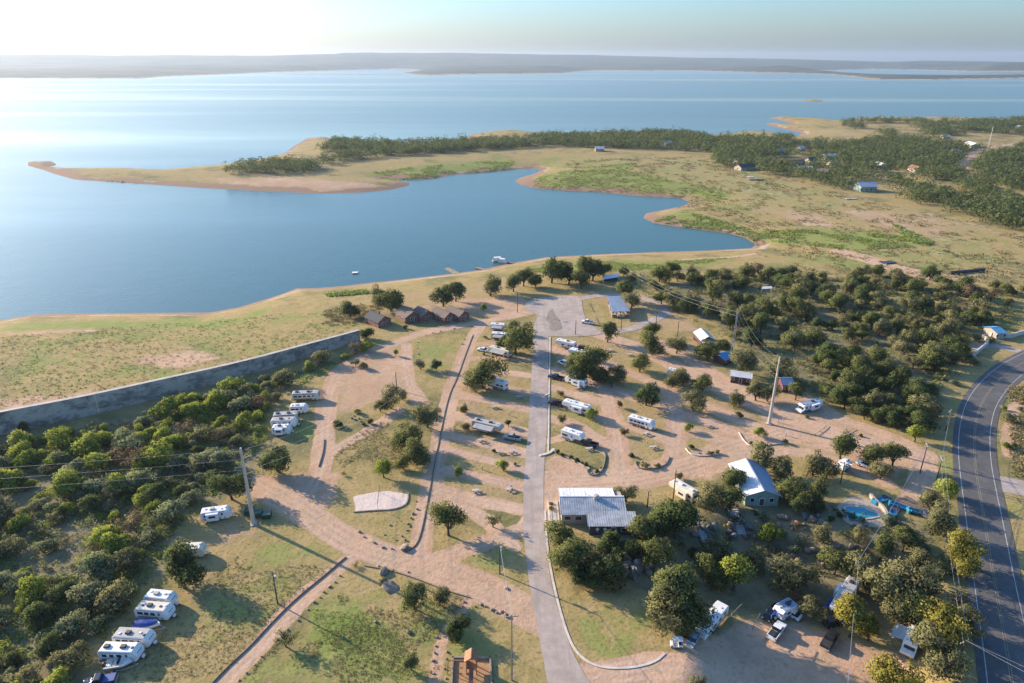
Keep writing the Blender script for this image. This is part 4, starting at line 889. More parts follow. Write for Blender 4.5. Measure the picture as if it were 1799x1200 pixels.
def car(fp, rp, p, label, group, suv=False):
    c, rz, L = place(fp, rp, 1.0); L = min(max(L, 4.2), 5.0); r = root('parked_car', c, rz, label, 'car', group); a = L / 2; H = 1.75 if suv else 1.48
    MB().prism([(-a, .32), (a, .32), (a + .03, .62), (a - .15, .82), (a - 1.2, .95), (-a + .05, .98), (-a - .03, .7)], -.9, .9).build('body', p, r, bevel=.07)
    xr = -a + (.15 if suv else .35)
    MB().prism([(xr, .94), (a - 1.05, .94), (a - 1.75, H - .06), (xr + (.2 if suv else .65), H - .03)], -.8, .8).build('window', M_GLASS, r, bevel=.05)
    MB().prism([(xr + (.22 if suv else .68), H - .03), (a - 1.72, H - .05), (a - 1.85, H + .02), (xr + (.35 if suv else .85), H + .02)], -.74, .74).build('roof', p, r, bevel=.02)
    wheels(r, (-a + .85, a - .85), .92, .34, .22)
    for s in (-1, 1): MB().box((a - .02, s * .65, .68), (.1, .32, .14)).build('headlight', M_WHITE, r); MB().box((-a + .0, s * .68, .75), (.08, .25, .16)).build('tail_light', M_REDWALL, r)
    return r
def pickup(fp, rp, p, label, group, cover=None):
    c, rz, L = place(fp, rp, 1.1); L = min(max(L, 5.4), 6.2); r = root('pickup_truck', c, rz, label, 'pickup', group); a = L / 2
    xb = -a + 2.0
    mb = MB().prism([(xb, .5), (a, .5), (a + .03, .95), (a - .12, 1.12), (a - 1.3, 1.2), (xb, 1.22)], -.98, .98)
    mb.build('body', p, r, bevel=.07)
    MB().box(((xb - a) / 2, .92, .87), (2.0, .12, .72)).box(((xb - a) / 2, -.92, .87), (2.0, .12, .72)).box((-a + .06, 0, .87), (.12, 1.72, .72)).box(((xb - a) / 2 + .06, 0, .6), (1.88, 1.72, .1)).build('bed', p, r)
    MB().box(((xb - a) / 2 + .06, 0, 1.2 if cover else .67), (1.86, 1.70, .04)).build('bed_cover' if cover else 'bed_liner', cover or M_DARK, r)
    MB().prism([(xb + .03, 1.18), (a - 1.25, 1.18), (a - 1.95, 1.84), (xb + .25, 1.88)], -.86, .86).build('window', M_GLASS, r, bevel=.05)
    MB().prism([(xb + .28, 1.86), (a - 1.93, 1.84), (a - 2.05, 1.92), (xb + .4, 1.93)], -.8, .8).build('roof', p, r, bevel=.02)
    wheels(r, (-a + 1.1, a - 1.0), 1.0, .42, .28)
    for s in (-1, 1): MB().box((a + .0, s * .72, .9), (.1, .35, .2)).build('headlight', M_WHITE, r); MB().box((-a - .02, s * .85, .95), (.05, .16, .34)).build('tail_light', M_REDWALL, r)
    MB().box((-a - .1, 0, .6), (.16, 1.9, .16)).build('bumper', M_STEEL, r)
    return r
vgp = 'cars and pickups parked at the camp'
car((840, 611), (855, 614), P_WHITE, 'white car parked at the nose of the beige motorhome', vgp)
car((1033, 612), (1016, 609), P_MAROON, 'maroon car between two white campers', vgp, True)
car((985, 634), (993, 637), P_WHITE, 'white car peeking out from behind the oaks right of the road', vgp, True)
car((1213, 1127), (1222, 1115), P_GREY, 'silver-blue car beside the long trailer at the lot corner', vgp)
car((1476, 1088), (1452, 1094), P_BLACK, 'black car half under the yellow tree next to the grey-roofed camper', vgp, True)
car((1382, 1070), (1398, 1079), P_WHITE, 'white car beside the blue tarpaulin and the white camper', vgp)
car((1060, 663), (1040, 658), P_BLUE, 'blue car under the oak behind the hitched camper', vgp)
pickup((1022, 563), (1043, 566), P_WHITE, 'white pickup on the turnaround in front of the pavilion', vgp)
pickup((964, 658), (990, 664), P_NAVY, 'navy pickup towing the camper right of the road', vgp)
pickup((965, 704), (990, 709), P_MAROON, 'maroon pickup towing the long white camper', vgp)
pickup((1021, 773), (1049, 781), P_GREENP, 'dark green pickup parked at the front end of the white camper', vgp)
pickup((886, 764), (914, 769), P_GREY, 'silver pickup with dark bed near the grey-roofed camper', vgp)
pickup((815, 668), (838, 672), P_WHITE, 'white pickup half hidden by the spreading oak', vgp)
pickup((1374, 1094), (1356, 1118), P_WHITE, 'white pickup with black bed cover in the lower lot', vgp, M_DARK)
pickup((1467, 1107), (1449, 1136), P_BLACK, 'black pickup alone on the dirt of the lower lot', vgp, M_DARK)
pickup((1513, 811), (1534, 820), P_WHITE, 'white pickup in the shade between oaks above the pool', vgp)
pickup((1352, 1080), (1362, 1070), P_BLACK, 'black pickup beside the blue tarpaulin shelter', vgp)
pickup((158, 1197), (190, 1191), P_NAVY, 'dark blue pickup cut off at the lower-left corner', vgp, M_TARP)
def cart(fp, rp, label):
    c, rz, L = place(fp, rp, 1.0); r = root('golf_cart', c, rz, label, 'golf cart')
    MB().prism([(-1.2, .3), (1.2, .3), (1.15, .75), (.6, .8), (.5, .45), (-.3, .45), (-.35, .85), (-1.2, .85)], -.6, .6).build('body', M_WHITE, r, bevel=.05)
    MB().box((-.1, 0, 1.85), (1.9, 1.25, .08)).build('canopy', M_WHITE, r, bevel=.03); MB().box((-.6, 0, 1.05), (.5, 1.1, .4)).build('seat', M_DARK, r)
    for x in (-.95, .75):
        for y in (-.55, .55): MB().tube((x, y, .7), (x, y, 1.85), .03).build('post', M_DARK, r)
    wheels(r, (-.8, .85), .62, .25, .18)
cart((1183, 1128), (1195, 1129), 'small white cart standing on the corner of the lower lot')
# boats
def boat(fp, rp, label, m, cover=None, water=False, trailer=True):
    c, rz, L = place(fp, rp, .9); L = max(L, 4.5); r = root('boat', c, rz, label, 'boat', None); a = L / 2; z0 = .55 if trailer else -.35
    if water: r.location.z = 0
    secs = []; n = 9
    for i in range(n):
        u = i / (n - 1); x = -a + L * u; w = 1.1 * (1 - max(0, (u - .55) / .45) ** 2.2) + .02; k = .25 * max(0, (u - .6) / .4)
        secs.append([(x, -w, z0 + .95 + k * .5), (x, -w * .75, z0 + .35 + k), (x, 0, z0 + .1 + k * 1.6), (x, w * .75, z0 + .35 + k), (x, w, z0 + .95 + k * .5), (x, w * .8, z0 + .98 + k * .5), (x, w * .72, z0 + (.55 if u < .72 else .92) + k * .5), (x, -w * .72, z0 + (.55 if u < .72 else .92) + k * .5), (x, -w * .8, z0 + .98 + k * .5)])
    mb = MB(); k = 9
    for s in secs: mb.v += s
    for i in range(n - 1):
        for j in range(k): mb.f.append((i * k + j, i * k + (j + 1) % k, (i + 1) * k + (j + 1) % k, (i + 1) * k + j))
    mb.f += [tuple(range(k)), tuple((n - 1) * k + j for j in range(k - 1, -1, -1))]
    mb.build('hull', m, r)
    if cover:
        mb = MB(); ys = (-1, -.5, 0, .5, 1); hh = (1.0, 1.4, 1.62, 1.4, 1.0)
        for i in range(6):
            u = i / 5; x = -a * .95 + L * .82 * u; w = 1.12 * (1 - .55 * max(0, (u - .5) / .5) ** 2); q = 1 - .35 * abs(u - .45)
            mb.v += [(x, y * w, z0 + 1.0 + (h_ - 1) * q) for y, h_ in zip(ys, hh)]
        for i in range(5):
            for j in range(4): mb.f.append((i * 5 + j, i * 5 + j + 1, i * 5 + 6 + j, i * 5 + 5 + j))
        mb.f += [(0, 1, 2, 3, 4), (29, 28, 27, 26, 25)]; mb.build('cover', cover, r)
    else:
        mb = MB(); slab(mb, [(a * .1, -.8, z0 + 1.0), (a * .1, .8, z0 + 1.0), (-a * .02, .7, z0 + 1.45), (-a * .02, -.7, z0 + 1.45)], .03); mb.build('windshield', M_GLASS, r)
        for x in (-a * .25, -a * .6): MB().box((x, 0, z0 + .75), (.6, 1.3, .4)).build('seat', M_CREAM, r, bevel=.06)
    MB().box((-a - .25, 0, z0 + .9), (.4, .45, .8)).build('outboard_motor', M_DARK, r, bevel=.08)
    if trailer:
        t = MB().tube((-a * .7, -.9, .4), (a * .4, -.9, .4), .06).tube((-a * .7, .9, .4), (a * .4, .9, .4), .06).tube((a * .4, -.9, .4), (a + 1, 0, .4), .06).tube((a * .4, .9, .4), (a + 1, 0, .4), .06); t.build('boat_trailer', M_STEEL, r)
        wheels(r, (-a * .25,), 1.15, .3, .2)
    return r
boat((282, 1099), (238, 1098), 'boat under a bright blue cover on its trailer in the storage row', M_WHITE, M_TARP)
boat((232, 1164), (186, 1171), 'open white boat on a trailer, lowest of the storage row', M_WHITE)
def pontoon(px, py, rz, L, label):
    p = G(px, py); r = root('pontoon_boat', (*at_z(px, py, 0), 0), rz, label, 'boat', 'boats and docks at the water')
    for y in (-.9, .9): MB().tube((-L / 2, y, .15), (L / 2, y, .15), .35, .3, 10).build('pontoon', M_STEEL, r, smooth=False)
    MB().box((0, 0, .6), (L, 2.6, .15)).build('deck', M_GREYROOF, r); MB().box((-L * .1, 0, 2.5), (L * .55, 2.4, .1)).build('canopy', M_WHITE, r)
    for x in (-L * .34, L * .14):
        for y in (-1.1, 1.1): MB().tube((x, y, .6), (x, y, 2.5), .04).build('canopy_post', M_STEEL, r)
    MB().box((0, 1.25, 1.0), (L * .9, .05, .7)).box((0, -1.25, 1.0), (L * .9, .05, .7)).build('rail', M_WHITE, r); MB().box((L * .25, 0, .95), (1.2, 1.6, .6)).build('seat', M_CREAM, r)
pontoon(876, 459, R(15), 7.5, 'white pontoon boat with canopy moored at the bay shore'); pontoon(884, 462, R(-25), 6.0, 'second pontoon boat touching the bay shore on the right of the first')
def dock(a, b, w, label):
    A = Vector((*at_z(*a, 0), 0)); B = Vector((*at_z(*b, 0), 0)); c = (A + B) / 2; L = (B - A).length; rz = math.atan2(B.y - A.y, B.x - A.x)
    r = root('floating_dock', c, rz, label, 'dock', 'boats and docks at the water')
    k = max(2, int(L / 1.2))
    for i in range(k): MB().box((-L / 2 + (i + .5) * L / k, 0, .5), (L / k - .06, w, .12)).build('plank', M_PALEWOOD, r)
    for y in (-w / 2 + .3, w / 2 - .3): MB().box((0, y, .2), (L, .5, .44)).build('float', M_DARK, r)
    for x in (-L / 2 + .3, L / 2 - .3): MB().tube((x, w / 2, -1), (x, w / 2, 1.6), .1).build('pile', M_POLE, r)
dock((785, 472), (806, 482), 2.4, 'narrow wooden dock lying off the bay shore'); dock((888, 461), (902, 464), 2.0, 'short gangway dock beside the pontoon boats'); dock((836, 471), (858, 477), 1.8, 'pale plank walkway lying across the beach')
r = root('swim_platform', (*at_z(624, 480, 0), 0), .1, 'small white swim platform floating alone in the bay', 'swim platform')
MB().box((0, 0, .45), (3.2, 2.8, .18)).build('deck', M_WHITE, r, bevel=.04); MB().box((0, 0, .2), (2.8, 2.4, .4)).build('float', M_DARK, r); MB().tube((1.5, -1, .5), (1.5, -1, 1.4), .04).tube((1.5, -.4, .5), (1.5, -.4, 1.4), .04).build('ladder', M_STEEL, r)
#@@PART3
# ------------------------------------------------------------------ vegetation
def rand_dirs(n, up=0.0):
    v = RNG.normal(size=(n, 3)); v[:, 2] += up; return v / np.linalg.norm(v, axis=1)[:, None]
def leaf_quads(P, Nn, size, aspect=0.7):
    """small leaf-clump faces at P, turned at random round Nn"""
    n = len(P); d = Nn + 0.75 * RNG.normal(size=(n, 3)); d /= np.linalg.norm(d, axis=1)[:, None]
    u = np.cross(d, RNG.normal(size=(n, 3))); u /= np.linalg.norm(u, axis=1)[:, None] + 1e-9; w = np.cross(d, u)
    s = (size * RNG.uniform(0.6, 1.35, n))[:, None]; a = s * aspect
    V = np.stack([P - u * s, P - w * a, P + u * s * .9, P + w * a], 1)
    return V
def crown_mesh(name, m, nclump, per, leaf, rad=(0.5, 0.5, 0.43), zc=0.44, cl=(0.12, 0.2), shell=(0.45, 0.86), flat=0.0, lobes=0, seed=0, low=-0.75):
    g = np.random.default_rng(seed); rad = np.array(rad)
    C = []; Rr = []
    lob = [(g.uniform(-.27, .27, 3) * np.array([1, 1, .55]), g.uniform(.42, .78)) for _ in range(lobes)] or [(np.zeros(3), 1.0)]
    while len(C) < nclump:
        d = g.normal(size=3); d /= np.linalg.norm(d)
        if d[2] < low: continue
        o, k = lob[len(C) % len(lob)]
        C.append(o + d * rad * k * g.uniform(*shell)); Rr.append(g.uniform(*cl))
    V = []; NN = []
    for c, r_ in zip(C, Rr):
        n = int(per * (r_ / cl[1]) ** 2 * g.uniform(.7, 1.2)) + 6
        d = rand_dirs(n, 0.25); p = c + d * r_ * RNG.uniform(0.55, 1.08, n)[:, None] * np.array([1, 1, 0.82])
        cn = c / rad; cn = cn / (np.linalg.norm(cn) + 1e-6)
        q = leaf_quads(p, d, leaf)
        nn = d * 0.65 + cn * 0.55; nn /= np.linalg.norm(nn, axis=1)[:, None]
        V.append(q); NN.append(np.repeat(nn[:, None, :], 4, 1))
    V = np.concatenate(V).reshape(-1, 3); NN = np.concatenate(NN).reshape(-1, 3); V[:, 2] += zc; V[:, 2] = np.maximum(V[:, 2], 0.02)
    F = np.arange(len(V)).reshape(-1, 4)
    return np_mesh(name, V, F, m, normals=NN), C
def trunk_mesh(name, C, zc, r=0.035, seed=0, nl=7, split=0.15):
    g = random.Random(seed); mb = MB()
    lean = (g.uniform(-.04, .04), g.uniform(-.04, .04)); f = (lean[0], lean[1], split)
    mb.tube((0, 0, -.08), (lean[0] * .4, lean[1] * .4, split * .5), r * 1.25, r, 7, False); mb.tube((lean[0] * .4, lean[1] * .4, split * .5), f, r, r * .85, 7)
    for c in g.sample(list(C), min(nl, len(C))):
        e = (c[0] * .85, c[1] * .85, c[2] * .8 + zc); mid = ((f[0] + e[0]) / 2 + g.uniform(-.04, .04), (f[1] + e[1]) / 2 + g.uniform(-.04, .04), f[2] + (e[2] - f[2]) * .62)
        mb.tube(f, mid, r * .62, r * .4, 5, False); mb.tube(mid, e, r * .4, r * .12, 5, False)
    me = bpy.data.meshes.new(name); me.from_pydata(mb.v, [], mb.f); me.materials.append(M_BARK); me.polygons.foreach_set('use_smooth', [True] * len(me.polygons)); return me
TREES = {}
def tree_kind(k, m, n, **kw):
    tk = {q: kw.pop(q) for q in ('r', 'nl', 'split') if q in kw}
    out = []
    for i in range(n):
        sd_ = abs(hash(k)) % 1 + sum(map(ord, k)) + i * 17
        me, C = crown_mesh('crown', m, seed=sd_, **kw); out.append((me, trunk_mesh('trunk', C, kw.get('zc', .44), seed=sd_, **tk)))
    TREES[k] = out
tree_kind('oak', F_OAK, 4, nclump=58, per=120, leaf=0.026, lobes=4)
tree_kind('dark', F_DARK, 4, nclump=58, per=130, leaf=0.026, lobes=3)
tree_kind('olive', F_OLIVE, 3, nclump=52, per=110, leaf=0.025, lobes=5)
tree_kind('lime', F_LIME, 2, nclump=46, per=110, leaf=0.028, lobes=3)
tree_kind('yellow', F_YELLOW, 3, nclump=50, per=110, leaf=0.027, lobes=4)
tree_kind('brown', F_BROWN, 1, nclump=36, per=60, leaf=0.022, lobes=3)
tree_kind('sparse', F_OLIVE, 2, nclump=30, per=70, leaf=0.026, lobes=4, cl=(.08, .15), nl=11)
bush = dict(rad=(0.5, 0.5, 0.34), zc=0.26, cl=(0.13, 0.22), low=-0.2, r=0.02, split=0.08)
tree_kind('bush_lime', F_LIME, 3, nclump=40, per=90, leaf=0.032, lobes=4, **bush)
tree_kind('bush_grey', F_GREYG, 3, nclump=40, per=90, leaf=0.030, lobes=4, **bush)
tree_kind('bush_dark', F_DARK, 3, nclump=42, per=95, leaf=0.030, lobes=4, **bush)
tree_kind('bush_olive', F_OLIVE, 2, nclump=34, per=80, leaf=0.032, lobes=5, **bush)
tree_kind('flower', F_GOLD, 1, nclump=40, per=90, leaf=0.035, lobes=4, **bush)
tree_kind('bush_brown', F_BROWN, 2, nclump=26, per=45, leaf=0.024, lobes=4, **bush)
def plant(x, y, w, kind, label, group, name='oak_tree', cat='tree', sz=1.0, rng=random):
    me, tr = TREES[kind][rng.randrange(len(TREES[kind]))]
    r = put(name, None); r.location = (x, y, hz(x, y) - .05); r.rotation_euler = (0, 0, rng.uniform(0, 6.28)); r.scale = (w, w * rng.uniform(.9, 1.1), w * sz * rng.uniform(.92, 1.1)); r.empty_display_size = .2
    tag(r, label, cat, group)
    put('trunk' if cat == 'tree' else 'stems', tr, r); put('crown' if cat == 'tree' else 'foliage', me, r)
    return r
NT = [0, 0]
def tree_at(px, py, wpx, kind='oak', label=None, group='oaks of the camp', sz=1.0, name='oak_tree', cat='tree', frac=.45):
    """a tree whose crown is centred on this pixel"""
    w = 8.0
    for _ in range(3):
        p = G(px, py, w * frac); d = project(p.x, p.y, p.z + w * frac)[2]; w = wpx * d / FPX
    NT[0] += 1
    return plant(p.x, p.y, w, kind, label, group, name, cat, sz)
P_ = 'standing '
named = [
 # beside the water and the turnaround
 (685, 522, 52, 'dark', 'dark oak leaning over the largest brick cottage'), (662, 517, 34, 'olive', 'faded olive oak just left behind the cottage oak'), (613, 542, 36, 'dark', 'round dark oak on the grass left of the cottages'),
 (778, 520, 40, 'dark', 'dark oak behind the two right-hand cottages'), (800, 511, 40, 'oak', 'spreading oak nearer the beach behind the right cottages'), (862, 500, 44, 'olive', 'round olive oak alone on the beach slope'),
 (902, 496, 36, 'oak', 'oak at the left end of the row above the turnaround'), (920, 487, 34, 'oak', 'oak touching the left end oak of the shore row'), (942, 490, 32, 'dark', 'compact dark oak in the shore row'), (970, 476, 46, 'dark', 'tall dark oak in the middle of the shore row'),
 (1000, 480, 44, 'dark', 'dark oak right of the tallest one in the shore row'), (1022, 490, 38, 'oak', 'oak standing in front of the shore row on the dirt'), (1042, 473, 44, 'dark', 'dark oak left of the white-roofed shelter'), (1060, 470, 34, 'dark', 'dark oak right behind the white-roofed shelter'),
 (1098, 512, 40, 'oak', 'oak overhanging the top of the pavilion roof'), (1110, 526, 34, 'olive', 'grey oak touching the right edge of the pavilion'), (848, 540, 14, 'lime', 'tiny bright sapling in the tree shade by the beach'),
 # left of the paved road
 (898, 574, 24, 'oak', 'small oak beside the first white trailer'), (906, 596, 58, 'oak', 'large oak overhanging the left edge of the paved road'), (885, 604, 26, 'dark', 'oak behind the beige motorhome'), (738, 639, 22, 'olive', 'small olive tree on the lawn corner by the dirt loop'),
 (849, 655, 62, 'oak', 'wide low oak behind the white pickup and camper'), (836, 676, 30, 'olive', 'smaller tree in front of the large white camper'), (685, 700, 40, 'olive', 'leaning olive tree in the middle of the left field'), (668, 712, 26, 'olive', 'thin olive tree left of the leaning one'), (705, 692, 22, 'olive', 'small tree at the end of the middle track'),
 (624, 636, 15, 'olive', 'little tree at the top of the bare dirt, left one'), (638, 641, 16, 'olive', 'little tree at the top of the bare dirt, right one'), (695, 620, 12, 'lime', 'tiny tree on the edge of the dirt loop'),
 (750, 732, 44, 'olive', 'grey olive tree close to the long edging wall'), (720, 770, 48, 'oak', 'oak at the top of the clump left of the edging wall'), (735, 795, 46, 'oak', 'oak in the middle of the clump left of the edging wall'), (708, 812, 30, 'oak', 'low oak at the bottom of the clump by the edging wall'), (673, 823, 38, 'lime', 'yellow-green tree above the pale sand court'),
 (486, 804, 60, 'dark', 'dark oak on the dirt right of the left steel pole'), (404, 854, 58, 'dark', 'dark round oak left of the left steel pole'), (787, 916, 62, 'oak', 'big round oak at the fork of the dirt roads'), (866, 914, 30, 'sparse', 'thin open tree right of the big fork oak'),
 (803, 829, 20, 'lime', 'conical bright green tree on the grass strip'), (884, 818, 22, 'lime', 'bushy lime tree near the paved road on the grass strip'), (893, 743, 15, 'oak', 'small tree above the silver pickup'), (816, 716, 20, 'olive', 'small olive tree at the end of a grass strip'), (818, 746, 20, 'bush_olive', 'low bush at the rear of the grey-roofed camper'),
 (726, 1048, 56, 'oak', 'oak in the lower lawn beside the rock'), (772, 1048, 40, 'olive', 'reddish olive tree right of the lawn oak'), (798, 1104, 46, 'dark', 'dark oak over the footpath of the lower lawn'), (722, 1165, 34, 'oak', 'oak at the bottom edge of the lower lawn'), (500, 1120, 44, 'sparse', 'sparse tree on the grass beside the gravel lane'), (318, 1005, 72, 'dark', 'dark broad oak in front of the cream trailer'),
 # right of the paved road
 (1043, 640, 62, 'oak', 'large oak hiding the second row of white campers'), (1012, 640, 40, 'oak', 'oak at the left of the camper-hiding pair'), (1018, 655, 36, 'dark', 'low dark oak below the camper-hiding pair'), (1050, 655, 34, 'oak', 'oak right of the navy pickup camper'), (1068, 584, 38, 'oak', 'oak below the turnaround between road and pavilion'),
 (1147, 584, 32, 'oak', 'upper oak of the stacked pair right of the pavilion lane'), (1147, 605, 40, 'oak', 'lower oak of the stacked pair right of the pavilion lane'), (1190, 605, 36, 'olive', 'olive oak right of the stacked pair'), (1125, 637, 38, 'oak', 'flat-topped oak standing in the dirt of the right pitches'), (1085, 655, 36, 'olive', 'grey oak with a smaller one below it'), (1075, 670, 24, 'oak', 'small oak below the grey oak'),
 (1136, 694, 42, 'dark', 'round dark oak above the lone white camper'), (1200, 660, 36, 'olive', 'grey oak beside the small white camper, upper one'), (1183, 665, 32, 'olive', 'grey oak covering the small white camper'), (1232, 673, 38, 'oak', 'oak right of the small white camper'), (1220, 702, 42, 'olive', 'pale grey oak below the small camper'), (1291, 699, 34, 'olive', 'oak left of the tallest steel pole'), (1330, 686, 40, 'olive', 'twin oak right beside the tallest pole, left half'), (1350, 690, 34, 'olive', 'twin oak right beside the tallest pole, right half'),
 (1245, 617, 36, 'oak', 'oak covering the left end of the blue-roofed cabin'), (1267, 603, 24, 'oak', 'oak between the two upper cabins'), (1312, 634, 50, 'olive', 'grey spreading oak above the long brown cabin'), (1375, 650, 46, 'olive', 'oak above the red cabin'), (1400, 688, 34, 'oak', 'oak between the red cabin and the pale blue motorhome'),
 (1300, 728, 12, 'oak', 'little tree at the foot of the tallest pole'), (1334, 756, 22, 'lime', 'yellow-green little tree in the bed below the tallest pole'), (1207, 750, 18, 'lime', 'yellowish little tree on the right grass strip'), (1097, 758, 16, 'olive', 'small tree left of the lone camper lower side'), (1088, 711, 13, 'oak', 'small round tree right of the maroon pickup camper'), (1035, 727, 22, 'lime', 'green tree at the rear corner of the maroon pickup camper'), (988, 736, 17, 'olive', 'small tree between two camper rows near the kerb'), (985, 690, 14, 'olive', 'small thin tree near the white kerb'),
 (1193, 836, 16, 'olive', 'small tree behind the cream camper'),
 # round the office and the lodge
 (1100, 864, 42, 'olive', 'oak at the right end of the office roof'), (994, 946, 52, 'oak', 'oak below the left end of the office'), (1086, 958, 36, 'dark', 'low oak close under the navy annex'), (1132, 930, 50, 'oak', 'broad oak right of the navy annex'), (1158, 915, 46, 'oak', 'oak at the right of the annex oaks'), (1190, 915, 66, 'dark', 'dark oak at the top of the left stone stairs'), (1165, 905, 40, 'oak', 'oak just below the wooden pole right of the office'),
 (1010, 985, 62, 'oak', 'oak at the left of the grey rock outcrop by the kerb'), (985, 975, 40, 'oak', 'oak nearest the cream kerb'), (1060, 995, 56, 'oak', 'oak in front of the grey rock outcrop'), (1030, 1010, 40, 'dark', 'low dark oak at the foot of the rock outcrop'), (1145, 968, 56, 'oak', 'grey-green oak right of the rock outcrop'), (1266, 970, 50, 'olive', 'olive oak alone below the stone stairs'), (1345, 930, 36, 'lime', 'bright small oak below the lodge'),
 (1250, 870, 58, 'olive', 'grey oak right of the cream camper'), (1288, 845, 46, 'oak', 'oak covering the left slope of the lodge roof'), (1285, 880, 44, 'dark', 'dark tree at the front left corner of the lodge'), (1345, 808, 56, 'olive', 'olive oak above the lodge roof'), (1380, 820, 46, 'olive', 'oak right of the lodge top'), (1385, 860, 56, 'oak', 'oak along the right slope of the lodge'), (1410, 880, 44, 'dark', 'dark oak below right of the lodge'), (1432, 815, 50, 'olive', 'grey oak on the dirt right of the lodge'), (1455, 825, 38, 'olive', 'oak left of the lamp pole above the pool'), (1438, 862, 38, 'oak', 'green oak left of the pool deck'),
 (1480, 785, 50, 'oak', 'oak at the edge of the gravel bays'), (1535, 800, 48, 'oak', 'oak beside the white pickup above the pool, left'), (1572, 800, 46, 'oak', 'oak beside the white pickup above the pool, right'), (1550, 825, 40, 'olive', 'oak below the shaded white pickup'), (1610, 762, 34, 'lime', 'bright green tree at the edge of the dark woods by the dirt corner'),
 (1450, 936, 36, 'olive', 'olive oak at the lower left of the pool'), (1512, 940, 26, 'olive', 'small olive oak directly below the pool'), (1550, 964, 40, 'oak', 'oak below the pool deck right corner'), (1590, 950, 40, 'oak', 'oak below the inflatable slides'), (1637, 880, 46, 'olive', 'olive oak right of the inflatable slides'), (1672, 855, 46, 'lime', 'yellow-green oak close to the highway junction'), (1652, 910, 58, 'olive', 'pale olive oak below right of the slides'), (1680, 960, 62, 'yellow', 'golden oak leaning towards the highway'), (1690, 995, 40, 'yellow', 'golden branchy oak below the highway one'),
 # the lower lot
 (1190, 1035, 84, 'oak', 'huge oak above the long white trailer'), (1165, 1070, 66, 'olive', 'wide oak at the lower left of the lot thicket'), (1215, 1065, 64, 'oak', 'oak whose crown covers the long white trailer'), (1292, 1012, 56, 'lime', 'bright oak at the top of the lower lot'), (1375, 1005, 62, 'olive', 'olive oak above the blue tarpaulin'), (1418, 1005, 50, 'olive', 'oak right of the brown tree in the lot'), (1400, 1048, 24, 'brown', 'bare brown tree over the small camper'), (1428, 1068, 42, 'olive', 'small oak right of the brown tree'),
 (1530, 1005, 60, 'olive', 'olive oak right of the crossing wire pole'), (1500, 1090, 66, 'yellow', 'golden oak in the middle of the lower lot'), (1530, 1105, 46, 'yellow', 'golden smaller oak overlapping the middle one'), (1570, 1030, 88, 'olive', 'large pale olive oak above the canopy motorhome'), (1612, 1015, 76, 'olive', 'pale oak at the top right of the lot'), (1600, 1065, 60, 'oak', 'green oak in the heart of the right thicket'), (1650, 1085, 70, 'yellow', 'yellow oak over the rear of the canopy motorhome'), (1640, 1130, 66, 'olive', 'yellowish oak right of the canopy motorhome'), (1668, 1165, 56, 'olive', 'yellowish oak at the bottom by the highway'), (1690, 1060, 40, 'brown', 'dry brown tree beside the highway'), (1567, 1187, 66, 'yellow', 'golden oak cut by the bottom edge'), (1228, 1203, 26, 'olive', 'small treetop at the bottom edge'),
 (1252, 1008, 46, 'oak', 'oak between the bright oak and the huge one'), (1330, 985, 44, 'olive', 'olive oak left of the tarpaulin oaks'), (1470, 988, 46, 'oak', 'oak left of the crossing wire pole'), (1622, 985, 46, 'olive', 'pale oak under the golden highway oak'), (1585, 1078, 46, 'olive', 'olive oak behind the canopy of the motorhome'), (1095, 962, 34, 'dark', 'dark oak above the grey outcrop'),
 (1699, 1095, 46, 'olive', 'olive tree between the poles and the highway'),
]
for px, py, w, k, lab in named:
    tree_at(px, py, w * (1.28 if py > 880 and px > 960 else 1.08), k, lab, sz=1.04 if k not in ('lime',) else 1.1)
hb = 'planted bushes in the camp beds'
